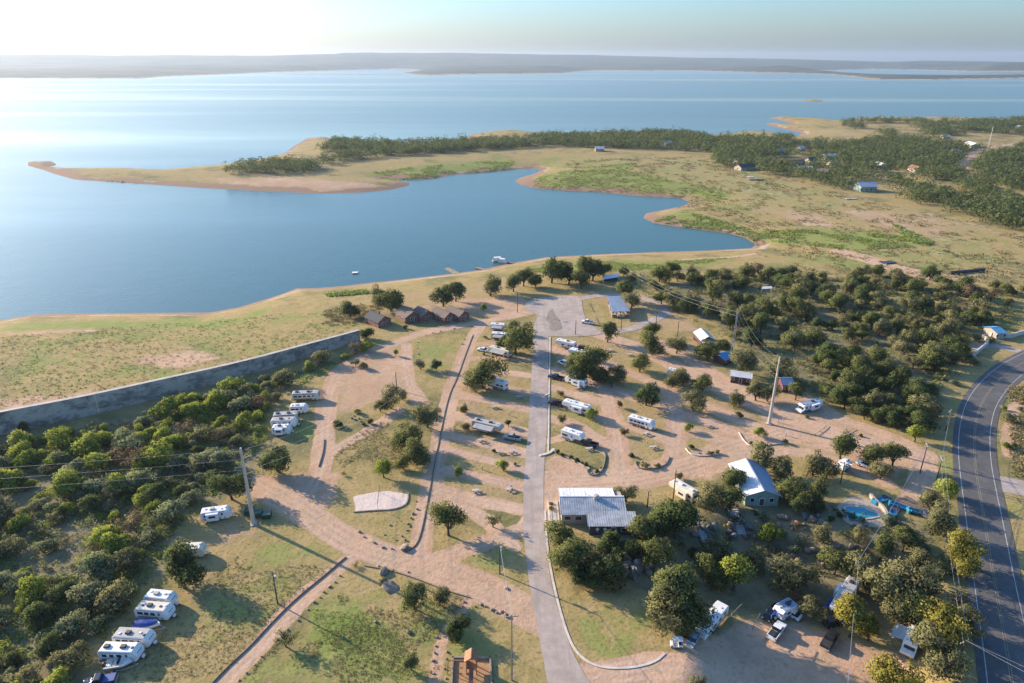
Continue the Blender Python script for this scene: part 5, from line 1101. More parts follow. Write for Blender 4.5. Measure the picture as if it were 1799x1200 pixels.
for px, py, w, k, lab in ((979, 794, 11, 'bush_dark', 'hedge bush nearest the white kerb end'), (989, 799, 10, 'bush_dark', 'second hedge bush from the white kerb end'), (1002, 803, 11, 'bush_dark', 'third hedge bush from the white kerb end'), (1012, 808, 12, 'bush_dark', 'hedge bush in the middle right of the row'), (1022, 813, 8, 'bush_olive', 'smallest hedge bush of the row'), (1030, 815, 12, 'bush_dark', 'last hedge bush before the hooked edging'),
  (1048, 828, 12, 'bush_dark', 'low bush inside the hooked edging'), (1111, 799, 13, 'bush_dark', 'ball-shaped dark bush at the head of its bed'), (1134, 818, 16, 'bush_olive', 'low plants in the bed behind the curved edging'), (1155, 818, 14, 'bush_olive', 'plants at the right end of the curved edging bed'),
  (1216, 785, 12, 'bush_dark', 'dark bush at the left end of the bed above the cream camper'), (1248, 796, 14, 'bush_olive', 'mixed plants in the bed above the cream camper'), (1261, 795, 12, 'bush_olive', 'plants right end of the bed above the cream camper'), (1321, 779, 11, 'bush_dark', 'dark bush left in the bed below the tallest pole'), (1340, 778, 10, 'bush_lime', 'yellowish bush between two dark ones below the tallest pole'), (1379, 775, 13, 'bush_dark', 'dark bush at the right end of the bed below the tallest pole'),
  (966, 893, 12, 'flower', 'golden flowering bush at the porch end of the office'), (967, 884, 9, 'flower', 'smaller golden bush above the flowering one'), (766, 645, 22, 'dark', 'dense dark round bush on the lawn above the wall'), (712, 575, 11, 'bush_dark', 'dark green bush below the brick cottages'), (713, 566, 8, 'bush_lime', 'little bright bush below the brick cottages'),
  (595, 746, 20, 'bush_dark', 'dark bush beside the upper left track'), (650, 741, 14, 'bush_dark', 'dark bush right of the stones in the field'), (637, 745, 10, 'bush_grey', 'pale bush next to the stones in the field'), (627, 722, 16, 'bush_lime', 'yellowish shrub above the stones in the field'), (643, 588, 30, 'bush_dark', 'dark shrub at the end of the concrete wall'), (646, 600, 16, 'bush_lime', 'bright shrub at the tip of the thicket'),
  (43, 748, 30, 'bush_dark', 'round dark bush growing against the wall foot'), (627, 993, 16, 'bush_brown', 'dry brown bush at the corner of the lower lawn'), (676, 1020, 18, 'bush_olive', 'low olive shrub above the flat rock in the lawn'), (1512, 764, 9, 'bush_dark', 'lonely dark bush on the gravel bay'), (606, 832, 14, 'bush_brown', 'dry shrub in the field above the sand court'), (1417, 732, 10, 'bush_lime', 'small bright shrub beside the pale blue motorhome'), (850, 622, 7, 'bush_dark', 'tiny shrub under the white car'), (852, 592, 9, 'bush_olive', 'tiny shrub left of the dark trailer'),
  (905, 815, 8, 'bush_olive', 'tiny shrub next to the lime tree'), (868, 792, 9, 'bush_dark', 'dark small shrub with a table right of it'), (1275, 925, 9, 'bush_lime', 'tiny bright shrub between the stone stairs'), (1460, 912, 16, 'bush_dark', 'dark shrub at the left pool corner'), (1475, 905, 14, 'bush_dark', 'dark shrub on the left pool edge')):
    tree_at(px, py, w, k, lab, hb, name='bush', cat='bush', frac=.25)
def scatter(poly, n, smin, smax, kinds, label, group, name, cat, gap=.55, weight=None, seed=1, keep=None):
    rn = random.Random(seed); Q = Gs(poly); xs = [p[0] for p in Q]; ys = [p[1] for p in Q]; done = []; tries = 0
    cand = np.column_stack([np.array([rn.uniform(min(xs), max(xs)) for _ in range(n * 90)]), np.array([rn.uniform(min(ys), max(ys)) for _ in range(n * 90)])])
    cand = cand[inside(cand, Q)]
    clump = fbm(cand[:, 0] / 22, cand[:, 1] / 22, seed, 3)
    for (x, y), c in zip(cand, clump):
        if len(done) >= n: break
        q = project(x, y, HL)
        if not (-60 < q[0] < 1870 and q[1] < 1290): continue
        w = smin + (smax - smin) * rn.random() ** 1.4
        if c < 0.40 and rn.random() < .75: continue
        if keep and not keep(x, y): continue
        if any((x - a) ** 2 + (y - b) ** 2 < (gap * (w + ww) / 2 * 1.05) ** 2 for a, b, ww in done): continue
        k = rn.choices([q_[0] for q_ in kinds], [q_[1] for q_ in kinds])[0]
        plant(x, y, w, k, label(k, w) if callable(label) else label, group, name, cat, 1.0, rn); done.append((x, y, w))
    return done
veh = [o.location.xy.copy() for o in COL.objects if o.parent is None and o.get('category') in ('trailer', 'motorhome', 'car', 'pickup', 'boat', 'cabin', 'house', 'lodge', 'office', 'canopy', 'carport')]
clear = lambda x, y: all((v.x - x) ** 2 + (v.y - y) ** 2 > 36 for v in veh)
TH = [(-60, 800), (20, 790), (120, 765), (210, 745), (330, 708), (450, 672), (560, 640), (620, 620), (650, 605), (640, 620), (570, 645), (520, 672), (500, 690), (470, 715), (462, 770), (425, 815), (375, 850), (335, 890), (310, 920), (290, 955), (265, 1000), (245, 1030), (215, 1080), (170, 1130), (130, 1190), (100, 1280), (-200, 1280)]
bl = {'bush_lime': 'yellow-green bush of the left thicket', 'bush_grey': 'grey-green bush of the left thicket', 'bush_dark': 'dark green bush of the left thicket', 'bush_olive': 'olive bush of the left thicket', 'bush_brown': 'dry brown bush of the left thicket', 'olive': 'small olive tree in the thicket'}
scatter(TH, 205, 3.6, 10, [('bush_lime', 6.5), ('bush_grey', 3.5), ('bush_dark', 1.4), ('bush_olive', 2.5), ('bush_brown', .8)], lambda k, w: bl[k], 'bushes of the left thicket', 'bush', 'bush', gap=.5, seed=5, keep=clear)
WD = [(1085, 478), (1170, 482), (1260, 486), (1300, 478), (1420, 482), (1480, 486), (1560, 482), (1640, 490), (1799, 505), (1830, 560), (1760, 570), (1700, 590), (1690, 640), (1650, 690), (1625, 740), (1600, 765), (1530, 745), (1450, 705), (1405, 680), (1392, 640), (1330, 620), (1290, 600), (1275, 575), (1215, 565), (1180, 548), (1130, 515)]
scatter(WD, 182, 4.8, 10.8, [('oak', 4.5), ('dark', 2.6), ('olive', 6), ('brown', .35), ('sparse', .5)], lambda k, w: {'oak': 'green oak', 'dark': 'dark oak', 'olive': 'grey-olive oak', 'brown': 'bare brown tree', 'sparse': 'thin open tree'}[k] + ' of the right woodland', 'trees of the right woodland', 'oak_tree', 'tree', gap=.5, seed=9, keep=clear)
scatter([(1395, 640), (1500, 640), (1640, 680), (1615, 765), (1530, 745), (1440, 705)], 30, 5, 9, [('oak', 3), ('dark', 6)], 'dense oak by the dirt corner', 'trees of the dark woodland corner', 'oak_tree', 'tree', gap=.6, seed=19, keep=clear)
scatter([(1640, 560), (1760, 600), (1680, 690), (1620, 650)], 14, 3, 5, [('bush_olive', 2), ('bush_grey', 1)], 'low shrub left of the highway', 'shrubs left of the highway bend', 'shrub', 'shrub', seed=23)
scatter([(1762, 690), (1799, 670), (1900, 700), (1900, 840), (1775, 835), (1755, 780)], 16, 2, 5, [('bush_olive', 2), ('bush_lime', 1)], 'low shrub right of the highway', 'shrubs right of the highway bend', 'shrub', 'shrub', seed=29)
scatter([(1000, 960), (1180, 925), (1330, 900), (1470, 890), (1620, 930), (1690, 1010), (1660, 1100), (1600, 1075), (1480, 1000), (1300, 960), (1160, 1010), (1080, 1020)], 28, 2.5, 6, [('bush_dark', 4), ('bush_grey', 2), ('bush_brown', 1.2), ('bush_olive', 1)], 'undergrowth bush on the shaded slope', 'bushes on the shaded slope', 'bush', 'bush', seed=31, keep=clear)
# grass tufts, reeds, low scrub
def tufts(name, poly, n, h, m, seed, spread=1.0, near=True, thr=.45, flat=1.0, label=None):
    g = np.random.default_rng(seed); Q = np.array(Gs(poly)); lo, hi = Q.min(0), Q.max(0)
    P = g.uniform(lo, hi, (n * 6, 2)); P = P[inside(P, Q)]; P = P[fbm(P[:, 0] / 14, P[:, 1] / 14, seed, 4) > thr][:n]
    if len(P) < 4: return
    s = water_sd(P); P = P[s > 1.0]; z = height_from(P, water_sd(P)); n = len(P); k = 7
    C = np.repeat(np.column_stack([P, z]), k, 0); hh = np.repeat(h * g.uniform(.5, 1.3, n), k)
    C[:, :2] += g.normal(size=(n * k, 2)) * hh[:, None] * .75 * spread; C[:, 2] += hh * g.uniform(.1, .7, n * k) * flat
    d = g.normal(size=(n * k, 3)); d[:, 2] = np.abs(d[:, 2]) + .6; d /= np.linalg.norm(d, axis=1)[:, None]
    u = np.cross(d, g.normal(size=d.shape)); u /= np.linalg.norm(u, axis=1)[:, None]; w = np.cross(d, u); q = (hh * .45)[:, None]
    V = np.stack([C - u * q, C - w * q * .7, C + u * q, C + w * q * .7], 1).reshape(-1, 3)
    tag(put(name, np_mesh(name, V, np.arange(len(V)).reshape(-1, 4), m, normals=np.repeat(d, 4, 0))), kind='stuff')
tufts('weeds', [(0, 585), (250, 560), (480, 545), (640, 545), (640, 580), (430, 632), (200, 690), (0, 715)], 1300, .4, F_TUFT, 3, thr=.4); tufts('weeds', [(0, 585), (250, 560), (480, 545), (640, 545), (640, 580), (430, 632), (200, 690), (0, 715)], 900, .45, F_REED, 33, thr=.4)
tufts('reeds', GREEN[6], 1500, .55, F_REED, 5); tufts('reeds', GREEN[2], 2400, 1.0, F_REED, 6); tufts('reeds', GREEN[1], 2000, 1.0, F_REED, 7); tufts('reeds', GREEN[8], 500, 1.0, F_REED, 8, thr=.2); tufts('reeds', GREEN[0], 1100, 1.2, F_REED, 17); tufts('reeds', GREEN[3], 500, 1.6, F_REED, 27); tufts('reeds', GREEN[16], 1500, 1.2, F_REED, 28)
tufts('scrub', [(-60, 800), (60, 775), (330, 705), (600, 630), (640, 610), (560, 660), (500, 700), (460, 780), (370, 880), (310, 930), (240, 1050), (100, 1240), (-200, 1240)], 4200, .6, F_REED, 10, thr=.45)
tufts('scrub', [(1100, 500), (1300, 480), (1799, 510), (1820, 560), (1680, 640), (1620, 760), (1450, 710), (1300, 610)], 3600, .6, F_REED, 11, thr=.45)
tufts('weeds', [(1000, 280), (1260, 275), (1500, 345), (1799, 415), (1799, 500), (1300, 470), (1340, 420), (1220, 360), (960, 320)], 4200, 1.1, F_TUFT, 12, thr=.5)
tufts('grass', [(440, 960), (600, 985), (480, 1085), (400, 1180), (180, 1220), (300, 1060)], 1800, .2, F_TUFT, 13, thr=.5); tufts('grass', [(600, 1000), (820, 1050), (760, 1200), (420, 1200), (560, 1050)], 2200, .2, F_TUFT, 14, thr=.5); tufts('grass', GREEN[9], 1500, .16, F_REED, 15, thr=.3)
tufts('scrub', [(1770, 680), (1900, 660), (1900, 840), (1780, 840)], 1200, .7, F_TUFT, 18)
tufts('grass', [(585, 800), (630, 760), (700, 720), (760, 700), (745, 840), (620, 855)], 1500, .22, F_TUFT, 21, thr=.5); tufts('weeds', [(570, 540), (700, 520), (640, 560), (560, 590)], 500, .7, F_TUFT, 22)
# the woods round the far bay and village: one mass of crowns
def far_woods():
    Vs = []; Ns = []; g = np.random.default_rng(77); T = []
    for pi, (poly, n) in enumerate(zip(FAR_WOODS, (2000, 3300, 620))):
        Q = np.array(Gs(poly)); lo, hi = Q.min(0), Q.max(0); P = g.uniform(lo, hi, (n * 14, 2)); P = P[inside(P, Q)]
        den = fbm(P[:, 0] / 60, P[:, 1] / 60, 40 + pi, 3); P = P[den > (.30 if pi != 1 else .445)]
        hs = np.array([o.location[:2] for o in COL.objects if o.parent is None and o.get('category') == 'house'])
        dd = np.min(np.hypot(P[:, None, 0] - hs[None, :, 0], P[:, None, 1] - hs[None, :, 1] + 8), 1); P = P[dd > 15][:n]
        T.append(P)
    lines = [[(1545, 315), (1600, 332), (1660, 350), (1720, 368), (1799, 392)], [(1580, 345), (1640, 355), (1700, 374), (1760, 392), (1799, 402)], [(1670, 300), (1700, 330), (1740, 348), (1799, 372)]]
    for ln in lines:
        q = np.array(Gs(ln)); t = g.uniform(0, len(q) - 1.001, 110); i = t.astype(int); f = (t - i)[:, None]; T.append(q[i] * (1 - f) + q[i + 1] * f + g.normal(size=(110, 2)) * 7)
    T = np.concatenate(T); T = T[water_sd(T) > 12]; z = height(T); w = g.uniform(7, 14.5, len(T))
    for (x, y), zz, ww in zip(T, z, w):
        k = 5; c = g.normal(size=(k, 3)) * np.array([.26, .26, .13]) * ww + (x, y, zz + ww * .42); per = 22
        d = rand_dirs(k * per, .35); p = np.repeat(c, per, 0) + d * ww * .25 * np.array([1, 1, .85]); Vs.append(leaf_quads(p, d, np.full(len(p), ww * .052))); Ns.append(np.repeat(d[:, None, :], 4, 1))
    V = np.concatenate(Vs).reshape(-1, 3); NN = np.concatenate(Ns).reshape(-1, 3)
    tag(put('woodland', np_mesh('woodland', V, np.arange(len(V)).reshape(-1, 4), F_DARK, normals=NN)), kind='stuff')
far_woods()
def undergrowth(poly, n, w0, w1, m, seed, name='undergrowth', squash=.6):
    g = np.random.default_rng(seed); Q = np.array(Gs(poly)); lo, hi = Q.min(0), Q.max(0); P = g.uniform(lo, hi, (n * 8, 2)); P = P[inside(P, Q)]; P = P[fbm(P[:, 0] / 18, P[:, 1] / 18, seed, 3) > .42]
    vv = np.array([tuple(v) for v in veh]); P = P[np.min(np.hypot(P[:, None, 0] - vv[None, :, 0], P[:, None, 1] - vv[None, :, 1]), 1) > 6][:n]
    z = height(P); w = g.uniform(w0, w1, len(P)); Vs = []; Ns = []
    for (x, y), zz, ww in zip(P, z, w):
        k = 6; c = g.normal(size=(k, 3)) * np.array([.28, .28, .08]) * ww + (x, y, zz + ww * .2); per = 34
        d = rand_dirs(k * per, .3); p = np.repeat(c, per, 0) + d * ww * .2 * np.array([1, 1, .8]) * g.uniform(.6, 1.1, (k * per, 1)); p[:, 2] = np.maximum(p[:, 2], zz + .03)
        Vs.append(leaf_quads(p, d, np.full(len(p), ww * .05))); Ns.append(np.repeat(d[:, None, :], 4, 1))
    V = np.concatenate(Vs).reshape(-1, 3); NN = np.concatenate(Ns).reshape(-1, 3)
    tag(put(name, np_mesh(name, V, np.arange(len(V)).reshape(-1, 4), m, normals=NN)), kind='stuff')
undergrowth(TH, 330, 1.6, 4.2, F_GREYG, 51); undergrowth(TH, 240, 1.6, 4.2, F_OLIVE, 52); undergrowth(TH, 220, 1.5, 4, F_LIME, 53)
undergrowth(WD, 220, 2, 5.5, F_OLIVE, 54); undergrowth(WD, 160, 2, 5, F_OAK, 55); undergrowth(WD, 60, 1.6, 4, F_BROWN, 56)
undergrowth([(1000, 960), (1180, 925), (1330, 900), (1470, 890), (1620, 930), (1690, 1010), (1660, 1100), (1600, 1075), (1480, 1000), (1300, 960), (1160, 1010), (1080, 1020)], 60, 1.5, 4, F_DARK, 57)
# ------------------------------------------------------------------ poles and wires
def pole_height(base, top):
    p = G(*base); lo, hi = 1.0, 60.0
    for _ in range(40):
        m = (lo + hi) / 2
        if project(p.x, p.y, p.z + m)[1] > top[1]: lo = m
        else: hi = m
    return p, lo
TOP = {}
def pole(base, top, kind, label, key=None, arm=0.0):
    p, h = pole_height(base, top)
    r = root('utility_pole', p, arm, label, 'pole', 'utility poles'); TOP[key or label] = Vector((p.x, p.y, p.z + h))
    if kind == 'steel':
        MB().tube((0, 0, -.3), (0, 0, h), .55, .24, 12).build('shaft', M_STEEL, r, smooth=False)
        MB().box((0, 0, .1), (1.5, 1.5, .3)).build('base', M_CONC, r)
        for i, f in enumerate((.97, .87, .77, .67)):
            s = 1 if i % 2 else -1; z = h * f
            o = MB().tube((0, 0, z - .2), (s * 1.9, 0, z + .25), .09, .05, 6).build('cross_arm', M_STEEL, r); MB().tube((s * 1.9, 0, z + .2), (s * 1.9, 0, z - .5), .07, .07, 6).build('insulator', M_GREYROOF, o)
    elif kind == 'lattice':
        mb = MB(); q = [(-.5, -.5), (.5, -.5), (.5, .5), (-.5, .5)]; n = 8
        for x, y in q: mb.tube((x, y, -.2), (x * .3, y * .3, h), .07, .05, 4)
        for i in range(n):
            a, b = i / n, (i + 1) / n
            for j in range(4):
                (x, y), (u, v) = q[j], q[(j + 1) % 4]; ka, kb = 1 - .7 * a, 1 - .7 * b; mb.tube((x * ka, y * ka, h * a), (u * kb, v * kb, h * b), .04, .04, 4)
        mb.build('lattice_shaft', M_STEEL, r)
        for z in (h - .4, h - 2.2): MB().tube((-1.6, 0, z), (1.6, 0, z), .07, .07, 5).build('cross_arm', M_STEEL, r)
    else:
        MB().tube((0, 0, -.3), (0, 0, h), .17, .11, 8).build('shaft', M_POLE, r)
        if kind != 'bare':
            o = MB().box((0, .14, h - .55), (2.3, .12, .14)).build('cross_arm', M_PALEWOOD, r)
            for x in (-1.05, -.35, .35, 1.05): MB().tube((x, .14, h - .48), (x, .14, h - .2), .06, .04, 6).build('insulator', M_WHITE, o)
        if kind == 'transformer': MB().tube((.34, 0, h - 2.2), (.34, 0, h - 1.2), .26, .26, 10).build('transformer', M_STEEL, r)
        if kind == 'lamp': MB().tube((0, 0, h - .3), (-1.4, 0, h + .1), .05).build('lamp_arm', M_STEEL, r); MB().box((-1.6, 0, h + .1), (.8, .32, .16)).build('lamp_head', M_WHITE, r, bevel=.04)
    return r
pole((446, 921), (422, 787), 'steel', 'tall grey steel pole beside the green dumpsters', 'L', .5)
pole((1351, 745), (1373, 627), 'steel', 'tallest pale steel pole standing in the right pitches', 'R', 1.2)
pole((1284, 636), (1289, 548), 'lattice', 'thin lattice pole between the cabins', 'T', 1.0)
pole((488, 1061), (478, 1005), 'transformer', 'wooden pole on the grass left of the gravel lane', 'W1', .8)
pole((697, 684), (697, 654), 'bare', 'short bare wooden pole in the bare field', 'W2')
pole((909, 549), (909, 514), 'lamp', 'wooden pole at the left edge of the turnaround', 'W3', .3)
pole((1011, 588), (1011, 562), 'bare', 'dark pole with a stone base below the turnaround', 'W4')
pole((1091, 580), (1092, 554), 'lamp', 'short pole in front of the pavilion', 'W5'); pole((894, 638), (896, 600), 'bare', 'wooden pole in front of the overhanging oak', 'W6')
pole((878, 1008), (876, 953), 'transformer', 'wooden pole on the shaded grass left of the paved road', 'W7', .2); pole((1180, 900), (1187, 826), 'bare', 'wooden pole in front of the cream camper', 'W8'); pole((1137, 892), (1138, 864), 'bare', 'small dark pole right of the office roof', 'W9')
pole((1476, 850), (1483, 812), 'lamp', 'lamp pole between oaks above the pool', 'W10', 2.2); pole((1616, 832), (1630, 779), 'wood', 'leaning wooden pole at the dirt corner', 'W11', 1.3); pole((1645, 843), (1660, 803), 'wood', 'wooden pole on the verge beside the golden tree', 'W12', 1.3)
pole((1661, 757), (1672, 720), 'wood', 'wooden pole with white insulators left of the highway', 'W13', .7); pole((1497, 1032), (1509, 984), 'wood', 'wooden pole rising above the grey-roofed camper', 'W14', -.7); pole((1574, 905), (1576, 886), 'bare', 'white pole among the inflatable slides', 'W15'); pole((1685, 1160), (1694, 1125), 'wood', 'wooden pole with crossing wires at the lower right thicket', 'W16', .4)
pole((1190, 592), (1191, 564), 'bare', 'pole beside the woodland left of the white-roofed cabin', 'W17'); pole((1152, 577), (1152, 548), 'bare', 'pole on the grey lane right of the pavilion', 'W18'); pole((899, 1195), (890, 1080), 'wood', 'wooden pole at the bottom beside the paved road', 'W19', .1)
pole((1735, 262), (1736, 222), 'lattice', 'thin lattice mast above the far woods', 'W20')
def wire(a, b, sag, label, r=.035, off=(0, 0, 0), off2=None):
    a = Vector(a) + Vector(off); b = Vector(b) + Vector(off2 or off); n = 14
    pts = [a.lerp(b, i / n) - Vector((0, 0, sag * 4 * (i / n) * (1 - i / n))) for i in range(n + 1)]
    tag(MB().path(pts, r, 4).build('power_line', M_WIRE), label, 'power line', 'overhead wires')
Lp, Rp, Tp = TOP['L'], TOP['R'], TOP['T']
for i, dz in enumerate((-.4, -3.2, -6.0)):
    nm = ('top', 'middle', 'lowest')[i]
    wire(Lp, (-330, 120, Lp.z - 2), 4, nm + ' wire running left from the left steel pole over the thicket', .017, (-.8, 0, dz))
    wire(Lp, (-26, 215, Lp.z - 6), 5, nm + ' wire running from the left steel pole towards the camp', .03, (.8, 0, dz))
    wire(Rp, Tp + Vector((0, 0, 3 - i)), 3, nm + ' wire from the tallest pole to the lattice pole', .018, (0, 0, dz), (0, 0, dz * .5))
for i in range(2): wire(Tp, at_z(1092, 466, 22) + (22,), 2.5, ('upper', 'lower')[i] + ' pale wire from the lattice pole over the dark oaks', .032, (0, 0, -1.5 * i))
wire(TOP['W7'], TOP['W19'], .5, 'bright wire from the shaded pole down beside the paved road', .045); wire(TOP['W19'], (0, 66, 14), .4, 'bright wire leaving the bottom edge beside the paved road', .045)
wire(TOP['W14'], (45, 62, 13), 1.2, 'pale wire crossing the lower lot to the bottom edge', .045); wire(TOP['W14'], TOP['W11'], 1.5, 'pale wire from the camper pole over the pool', .06); wire(TOP['W11'], TOP['W12'], .5, 'first short wire between the two dirt corner poles', .035); wire(TOP['W11'], TOP['W12'], .5, 'second short wire between the two dirt corner poles', .035, (0, 0, -1.3))
wire(TOP['W12'], TOP['W16'], 1.5, 'left wire hanging along the highway thicket', .035, (-.5, 0, 0)); wire(TOP['W12'], TOP['W16'], 1.5, 'right wire hanging along the highway thicket', .035, (.5, 0, 0)); wire(TOP['W12'], TOP['W13'], 1.5, 'wire from the verge pole up the highway', .04)
wire(TOP['W16'], (112, 60, 14), .6, 'guy wire left of the thicket pole', .03); wire(TOP['W16'], (122, 60, 14), .6, 'guy wire right of the thicket pole', .03)
# ------------------------------------------------------------------ rocks
def rock_mesh(seed, m):
    bm = bmesh.new(); bmesh.ops.create_icosphere(bm, subdivisions=2, radius=.5); g = random.Random(seed); o = Vector((g.random() * 9, g.random() * 9, g.random() * 9))
    from mathutils import noise
    planes = [(Vector((g.gauss(0, 1), g.gauss(0, 1), g.gauss(.2, .8))).normalized(), g.uniform(.26, .42)) for _ in range(9)]
    for v in bm.verts:
        v.co *= 1 + .35 * noise.noise(v.co * 2.2 + o)
        for nn, dd in planes:
            e = v.co.dot(nn) - dd
            if e > 0: v.co -= nn * e
        v.co.z *= .8
    me = bpy.data.meshes.new('boulder'); bm.to_mesh(me); bm.free(); me.materials.append(m); return me
ROCKS = {k: [rock_mesh(i + s, m) for i in range(4)] for s, (k, m) in enumerate((('pale', M_STONE), ('grey', M_GREYROCK), ('brown', M_BROWNROCK)))}
rr_ = random.Random(4)
def rock(px, py, d, label, group, k='pale', tall=1.0):
    p = G(px, py); o = put('boulder', rr_.choice(ROCKS[k])); o.location = (p.x, p.y, p.z + d * .2 * tall); o.rotation_euler = (rr_.uniform(-.2, .2), rr_.uniform(-.2, .2), rr_.uniform(0, 6)); o.scale = (d * rr_.uniform(.8, 1.2), d * rr_.uniform(.7, 1.1), d * tall * rr_.uniform(.8, 1.1)); tag(o, label, 'rock', group)
for grp, lab, pts, d in (
  ('boulders between the sand court and the edging wall', 'boulder right of the sand court', [(731, 881), (733, 895), (726, 903), (722, 911), (717, 921), (720, 925), (715, 932), (711, 949), (712, 954), (685, 923), (676, 940), (696, 949), (706, 942)], .9),
  ('boulders along the dirt road below the sand court', 'boulder below the sand court along the dirt road', [(658, 954), (673, 962), (688, 964), (632, 935), (640, 944), (710, 963)], 1.0),
  ('boulders along the gravel lane', 'small boulder beside the gravel lane', [(597, 1012), (588, 1023), (579, 1031), (569, 1041), (562, 1050), (552, 1059), (541, 1071), (460, 1154), (448, 1169), (433, 1183), (420, 1195), (524, 1090), (505, 1107), (488, 1124)], .8),
  ('boulders at the upper edge of the lower lawn', 'boulder on the upper edge of the lower lawn', [(646, 995), (664, 996), (717, 1005), (690, 1003)], .9),
  ('boulders where the footpath meets the dirt road', 'boulder beside the head of the footpath', [(815, 1058), (820, 1047), (808, 1068), (835, 1066), (823, 1080)], .8),
  ('boulders along the dirt road right of the footpath', 'boulder in the row right of the footpath head', [(845, 1062), (852, 1065), (865, 1072), (873, 1077), (881, 1075), (889, 1083)], 1.2),
  ('boulders along the footpath', 'boulder beside the footpath below the dark oak', [(766, 1135), (764, 1148), (761, 1161), (762, 1183), (785, 1145), (784, 1158), (781, 1175), (783, 1192), (768, 1120)], .75),
  ('boulders round the upper lawn', 'boulder in the ring round the upper lawn', [(734, 612), (735, 623), (733, 635), (735, 602), (748, 590), (760, 585), (774, 582), (798, 578), (817, 587), (816, 596), (812, 605)], .9),
  ('stones in the left field', 'stone in the pile in the left field', [(618, 735), (624, 738), (630, 736), (622, 731), (634, 741)], 1.0),
  ('stones in the flower beds', 'pale stone in a planted bed of the right pitches', [(1240, 797), (1228, 796), (1348, 777), (1160, 820), (1170, 812), (1056, 822), (1040, 832), (1128, 812)], .9)):
    for q in pts: rock(*q, .78 * d * rr_.uniform(.75, 1.3), lab, grp)
rock(675, 1006, 2.4, 'largest dark-shadowed boulder on the lower lawn', None); rock(684, 1034, 4.2, 'flat broad pale rock on the lower lawn left of the oak', None, 'pale', .35); rock(711, 963, 2.2, 'big round boulder at the lower tip of the sand court lawn', None); rock(660, 1093, .9, 'lone pale stone low in the lawn grass', None); rock(718, 1112, 1.3, 'lone pale stone near the bottom of the lawn', None); rock(889, 1034, 1.0, 'stone on the bare patch beside the shaded grass', None)
for i in range(64):
    a = rr_.random(); rock(1055 + 90 * a + rr_.uniform(-12, 12), 962 + 48 * rr_.random() + 10 * a, rr_.uniform(1.0, 2.7), 'grey rock of the outcrop', 'rocks of the grey outcrop', rr_.choice(['grey', 'grey', 'brown']), rr_.uniform(1.2, 2.6))
for i in range(40):
    a = rr_.random(); rock(1150 + 310 * a, 912 + 30 * rr_.random() + 12 * math.sin(a * 5), rr_.uniform(1.0, 2.8), 'rock on the ledge below the lodge', 'rocks of the shaded ledge', rr_.choice(['grey', 'brown']), 1.0)
for i in range(26):
    rock(1380 + 130 * rr_.random(), 955 + 45 * rr_.random(), rr_.uniform(.9, 2.4), 'brown rock below the pool', 'rocks below the pool', 'brown', 1.0)
# stone stairs
def stairs(a, b, n, w, label):
    A, B = G(*a), G(*b); d = (B - A).xy; rz = math.atan2(d.y, d.x); r = root('stone_stairs', A, rz, label, 'stairs', 'stone stairs down the ledge'); L = d.length
    for i in range(n):
        q = A.xy.lerp(B.xy, i / (n - 1)); MB().box((L * i / (n - 1), 0, hz(q.x, q.y) - A.z + .12), (.55, w, .4)).build('step', M_CONC, r)
    for s in (-1, 1):
        mb = MB()
        for i in range(5): q = A.xy.lerp(B.xy, i / 4); mb.box((L * i / 4, s * (w / 2 + .35), hz(q.x, q.y) - A.z + .2), (L / 4 + .3, .4, .7))
        mb.build('side_wall', M_GREYROCK, r)
stairs((1223, 918), (1240, 952), 11, 1.8, 'left stone stairs below the cream camper'); stairs((1288, 897), (1303, 938), 11, 2.2, 'right stone stairs in front of the lodge')
# ------------------------------------------------------------------ pool and slides
def pool():
    z = .0; deck = [(1468, 893), (1484, 876), (1510, 872), (1540, 884), (1562, 905), (1558, 928), (1520, 926), (1488, 923)]
    D = smooth_line([*Gs(deck), Gs(deck)[0]], 2)[:-1]; pl = Gs([(1484, 891), (1515, 891), (1530, 899), (1546, 904), (1543, 910), (1493, 916), (1484, 905)])
    r = root('swimming_pool', (0, 0, 0), 0, 'turquoise swimming pool with pale deck left of the inflatable slides', 'pool')
    polygon_sheet('deck', D, .08, M_TAN, None, r); polygon_sheet('water', pl, .18, M_POOLW, None, r)
    wall_line('coping', smooth_line([*pl, pl[0]], 1), .26, .5, M_CONC, r)
pool()
P = smooth_line(Gs([(1528, 872), (1537, 884), (1550, 894), (1557, 905), (1556, 922)])); tag(wall_line('stone_wall', P, 1.1, .6, M_TAN), 'curved low tan wall between the pool and the slides', 'wall')
